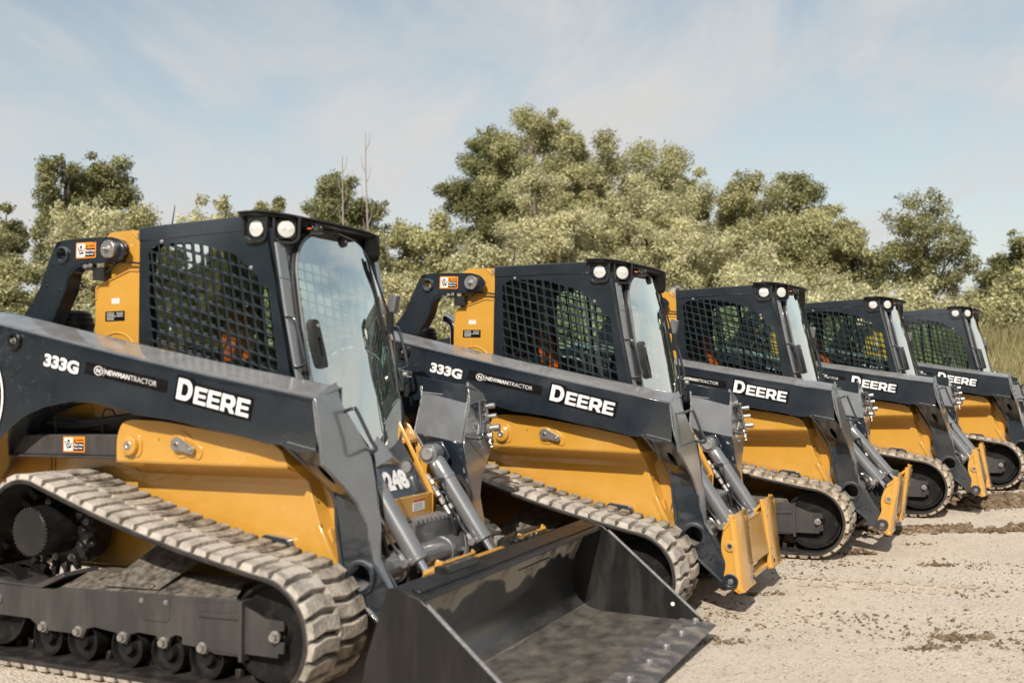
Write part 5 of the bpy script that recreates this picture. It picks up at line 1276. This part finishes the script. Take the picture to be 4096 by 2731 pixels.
def tree(name, label, cat, x, y, z0, zb, zt, R, kind, seed, leaves=6500, size=.085, group=None, gap=0.0, barkname='bark'):
    rs = np.random.RandomState(seed); root = empty(name, (x, y, z0)); tag(root, label, cat, group)
    h = (zt - zb) / 2; cz = (zt + zb) / 2 - z0
    nb = int(26 + 14 * (h / R) + rs.randint(8))
    cen = []; rad_ = []
    for i in range(nb):
        for _ in range(30):
            d = rs.randn(3); d /= np.linalg.norm(d); rr = (.35 + .65 * rs.rand()) if i > 3 else .2 * rs.rand()
            r = R * (.13 + .17 * rs.rand())
            taper = 1.0 - .38 * max(0, d[2] * rr) ** 1.5
            c = np.array([d[0] * rr * (R - r) * taper, d[1] * rr * (R - r) * taper, cz + d[2] * rr * (h - r)])
            if not cen or gap == 0 or min(np.linalg.norm(c - q) for q in cen) > gap * R: break
        cen.append(c); rad_.append(r)
    # a few small outlying sprays make the outline uneven
    for i in range(int(nb * 1.3)):
        d = rs.randn(3); d /= np.linalg.norm(d); d[2] = d[2] * .8 + .15; k = rs.randint(nb); r = rad_[k] * (.28 + .3 * rs.rand()); cen.append(cen[k] + d * rad_[k] * (1.0 + .25 * rs.rand())); rad_.append(r)
    cen = np.array(cen); rad_ = np.array(rad_)
    hi = (cen[:, 2] + rad_ * .8).max(); lo = (cen[:, 2] - rad_ * .8).min(); cen[:, 2] = (cen[:, 2] - lo) / (hi - lo) * (zt - zb) + zb - z0
    ex = (np.hypot(cen[:, 0], cen[:, 1]) + rad_ * .85); ex = np.sort(ex)[-3]; cen[:, :2] *= R / ex; w = rad_ ** 2.1; w /= w.sum(); k = rs.choice(len(cen), leaves, p=w)
    d = rs.randn(leaves, 3); d /= np.linalg.norm(d, axis=1)[:, None]; rr = rs.rand(leaves) ** .42
    P = cen[k] + d * (rad_[k] * rr)[:, None] * np.array([1, 1, .82])
    P += rs.randn(leaves, 3) * (.04 + .10 * rad_[k])[:, None]
    Nn = d * .8 + rs.randn(leaves, 3) * .75 + np.array([0, 0, .35]); Nn /= np.linalg.norm(Nn, axis=1)[:, None]
    sz = size * (.65 + .7 * rs.rand(leaves))
    me = quads_mesh('crown', P, Nn, sz, 'leaves_' + kind, rs=rs); o = bpy.data.objects.new('crown', me); C.objects.link(o); o.parent = root
    t = MB().m(barkname); top = cz + h * .55; pts = []; rads = []
    bx, by = rs.randn(2) * .12
    for i in range(7):
        q = i / 6; pts.append((bx * math.sin(q * 3), by * math.sin(q * 2.5), -.3 + (top + .3) * q)); rads.append((.045 + .028 * R * h) * (1 - .8 * q) + .012)
    t.tube(smooth_path(pts, 3), [rads[min(6, i // 3)] for i in range(19)], 8)
    for i in range(min(nb, 16)):
        c = Vector(cen[i]); zz = max(.5, c.z - (.35 + .5 * rs.rand()) * h - .2); b0 = Vector((0, 0, min(zz, top * .9)))
        mid = b0.lerp(c, .5) + Vector((0, 0, .12 * h)); t.tube(smooth_path([b0, mid, c], 4), [.05 * (1 - j / 9) * (.5 + R * .3) + .010 for j in range(9)], 6)
    t.build('trunk', root)
    return root
TREES = [(-18.4, 36, 8.2, .80, 5.0, 'dark'), (-17.9, 40, 11.0, 1.45, 5.8, 'dark'), (-16.6, 41, 11.3, 1.65, 5.9, 'dark'), (-14.8, 35, 8.2, 1.8, 3.0, 'light'), (-17.2, 33, 6.9, 1.6, 2.6, 'mid'), (-13.1, 36, 8.2, 1.9, 3.2, 'mid'),
         (-11.9, 38, 8.8, 1.7, 3.4, 'light'), (-10.4, 38, 8.7, 1.3, 3.4, 'mid'), (-9.1, 38, 8.7, .7, 5.2, 'mid'), (-7.3, 44, 11.0, 1.95, 5.2, 'dark'), (-5.0, 36, 7.0, 1.4, 2.7, 'light'), (-3.8, 38, 7.7, 1.3, 3.2, 'mid'),
         (-2.3, 36, 7.8, 1.45, 2.6, 'mid'), (-.6, 46, 13.6, 2.5, 4.6, 'dark'), (1.0, 46, 14.5, 2.5, 6.0, 'mid'), (2.6, 47, 13.9, 1.5, 7.6, 'mid'), (3.3, 42, 12.0, 2.3, 3.6, 'mid'), (.9, 37, 9.6, 1.7, 2.6, 'light'),
         (-.9, 34, 6.6, 1.6, 2.4, 'light'), (3.1, 38, 8.3, 1.7, 2.6, 'light'), (6.7, 45, 12.5, 2.5, 4.6, 'mid'), (8.3, 46, 11.3, 1.4, 5.0, 'mid'), (5.7, 40, 9.9, 2.1, 2.8, 'light'), (9.9, 42, 10.2, 1.5, 4.2, 'mid'),
         (12.5, 44, 10.7, 1.6, 5.0, 'dark'), (11.1, 40, 9.5, 2.5, 2.8, 'mid'), (7.5, 36, 7.3, 1.9, 2.4, 'light'), (8.9, 34, 6.2, 1.9, 2.0, 'light'), (13.1, 40, 8.4, 1.8, 2.8, 'mid'), (15.8, 38, 8.6, 2.0, 2.8, 'open'),
         (13.7, 40, 7.6, 1.2, 2.8, 'open'), (10.6, 33, 4.9, 1.6, 1.9, 'light'), (12.0, 32, 4.4, 1.3, 1.9, 'light'), (19.3, 38, 6.9, 1.5, 2.6, 'dark'), (15.0, 30, 4.1, 1.35, 1.7, 'mid'), (13.6, 31, 3.9, 1.2, 1.7, 'mid'), (16.7, 31, 5.2, 1.6, 1.7, 'mid'), (18.2, 33, 5.9, 1.7, 1.7, 'mid')]
DESC = {'dark': 'dark green leafy tree', 'mid': 'olive green tree', 'light': 'pale sunlit bushy tree', 'open': 'thin-crowned tree with sky showing through'}
PLACE = ['at the far left edge of the picture', 'twin-topped, left of the pair over the nearest loader tail', 'tallest of the left group of trees', 'in front of the tall dark pair at the left', 'low in the left corner behind the rear link arm',
         'just right of the tall left group', 'low on the skyline behind the nearest cab roof', 'with its top just over the nearest cab roof', 'tiny top peeking over the nearest cab roof', 'round crown standing behind the two bare dead stems',
         'low beside the nearest visor tip', 'low between the round crown tree and the tall centre clump', 'small and rounded at the left foot of the tall centre clump', 'left shoulder of the tall centre clump', 'highest crown of the centre clump, top of the treeline',
         'second top of the centre clump, just right of the highest crown', 'broad right shoulder of the centre clump', 'cone shaped, in front of the highest crown', 'low in front of the centre clump, behind the second rear tower', 'low right front of the centre clump, above the second cab roof',
         'big crown standing alone right of the centre clump', 'narrow, touching the right side of the big lone crown', 'in front of the big lone crown, above the second visor', 'small, between the lone crown and the dark peaked one', 'dark peaked crown above the third cab',
         'wide crown below the dark peaked one', 'low, above the third cab roof left end', 'low, above the third cab roof', 'between the wide crown and the open right-hand tree', 'the largest, above the fourth cab', 'left of the largest open one',
         'shrubby, low above the fourth cab roof', 'shrubby, right above the fourth visor', 'dark top at the far right edge against the sky', 'low, directly above the farthest visor', 'low, above the farthest cab roof', 'low at the right edge below the dark far right top', 'low in the far right corner of the treeline']
for i, (x, y, zt, R, zb, kd) in enumerate(TREES):
    big = R * (zt - zb)
    tree('leafy_tree', DESC[kd] + ', ' + PLACE[i], 'tree', x, y, gh(x, y) - .1, zb, zt, R * (1.2 if kd != 'open' else 1.08), kd, 100 + i, leaves=int(8500 + 3300 * big) if kd != 'open' else int(3400 + 1500 * big), size=.056 if kd != 'light' else .052, group='trees on the bank behind the loaders', gap=.30 if kd == 'open' else 0.0)
rng = random.Random(12)
SH = [(-16.5, 28), (-14.3, 27.5), (-12.2, 28.5), (-10.2, 27.5), (-8.3, 28.5), (-6.4, 27.6), (-4.4, 28.4), (-2.5, 27.5), (-.6, 28.4), (1.4, 27.6), (3.3, 28.4), (5.2, 27.4), (7.0, 28.5), (8.8, 27.6), (10.5, 28.6), (12.2, 29.6)]
SP = ['at the far left end of the shrub row', 'second in the shrub row from the left end', 'third in the shrub row from the left end', 'seen through the nearest cab window, left', 'seen through the nearest cab window, right', 'hidden mostly by the nearest cab front', 'just right of the nearest windscreen', 'in the gap between the first two loaders',
      'behind the second rear link arm', 'behind the second rear tower', 'seen through the second side grille, left', 'seen through the second side grille, right', 'behind the third rear tower', 'seen through the third side grille', 'seen through the fourth side grille', 'behind the farthest cab roof']
for (x, y), sp in zip(SH, SP):
    z = gh(x, y); tree('shrub', 'pale leafy shrub ' + sp, 'shrub', x, y, z - .05, z, z + rng.uniform(2.3, 3.1), 1.55, rng.choice(['light', 'mid', 'light']), 300 + int(x * 3), leaves=12000, size=.047, group='shrubs along the foot of the bank')
for x, y, zt, lean, lab in ((-5.72, 34, 9.3, .05, 'shorter bare dead stem in front of the round dark crown'), (-4.85, 34, 10.15, .35, 'taller bare dead stem, slightly bent, right of the shorter one')):
    t = MB().m('dead_bark'); z0 = gh(x, y); H = zt - z0
    P = [(x + lean * .2 * math.sin(q * 5) - lean * .3 * (1 - q), y, z0 - .2 + (H + .2) * q) for q in [i / 8 for i in range(9)]]
    SPt = smooth_path(P, 3); t.tube(SPt, [.075 * (1 - .85 * i / (len(SPt) - 1)) for i in range(len(SPt))], 7)
    for k in range(7):
        q = SPt[int(len(SPt) * (.5 + .065 * k))]; s_ = -1 if k % 2 else 1; t.tube([q, q + Vector((s_ * .12, 0, .25)), q + Vector((s_ * .16, 0, .62))], [.018, .012, .006], 5)
    o = t.build('dead_sapling'); tag(o, lab, 'dead sapling', 'bare dead stems')
def weeds():
    rs = np.random.RandomState(4); n = 26000
    x = np.concatenate([rs.uniform(10, 21, n // 2), rs.uniform(-18, 19, n // 2)]); y = np.concatenate([rs.uniform(23, 29, n // 2), rs.uniform(21.5, 27, n // 2)])
    h = .25 + .55 * rs.rand(n) + .35 * (y > 25) * (x > 10)
    V = np.zeros((n, 3, 3)); w = .022 + .02 * rs.rand(n); th = rs.rand(n) * 6.28; lx, ly = .35 * h * np.cos(th), .35 * h * np.sin(th); z = np.array([gh(a, b) for a, b in zip(x, y)]) - .03
    V[:, 0] = np.stack([x - w, y, z], 1); V[:, 1] = np.stack([x + w, y + w * np.sin(th), z], 1); V[:, 2] = np.stack([x + lx, y + ly, z + h], 1)
    me = bpy.data.meshes.new('weeds'); me.vertices.add(3 * n); me.vertices.foreach_set('co', V.ravel().astype('f')); me.loops.add(3 * n); me.loops.foreach_set('vertex_index', np.arange(3 * n, dtype='i')); me.polygons.add(n)
    me.polygons.foreach_set('loop_start', np.arange(0, 3 * n, 3, dtype='i')); me.polygons.foreach_set('loop_total', np.full(n, 3, dtype='i')); me.update(calc_edges=True); me.materials.append(MATS['weed_blades'])
    o = bpy.data.objects.new('weeds', me); C.objects.link(o); tag(o, 'tall pale weeds and grass along the foot of the bank', 'weeds', kind='stuff')
weeds()

def wood_behind():
    rs = np.random.RandomState(8); n = 22000
    a = np.radians(rs.uniform(165, 345, n)); R_ = 34 + 5 * rs.rand(n); f_ = rs.rand(n) ** .75; top = 9.5 + 2.0 * np.sin(a * 9) + 1.6 * np.sin(a * 23 + 1) + 1.0 * np.sin(a * 57)
    P = np.stack([R_ * np.cos(a), R_ * np.sin(a), f_ * top], 1); Nn = rs.randn(n, 3) - P / 36 + np.array([0, 0, .4]); Nn /= np.linalg.norm(Nn, axis=1)[:, None]
    me = quads_mesh('wood', P, Nn, .55 * (.7 + .6 * rs.rand(n)), 'leaves_dark', rs=rs); o = bpy.data.objects.new('wood', me); C.objects.link(o)
    tag(o, 'dark wood across the yard, mirrored in the loaders paint and glass', 'wood', kind='stuff')
wood_behind()
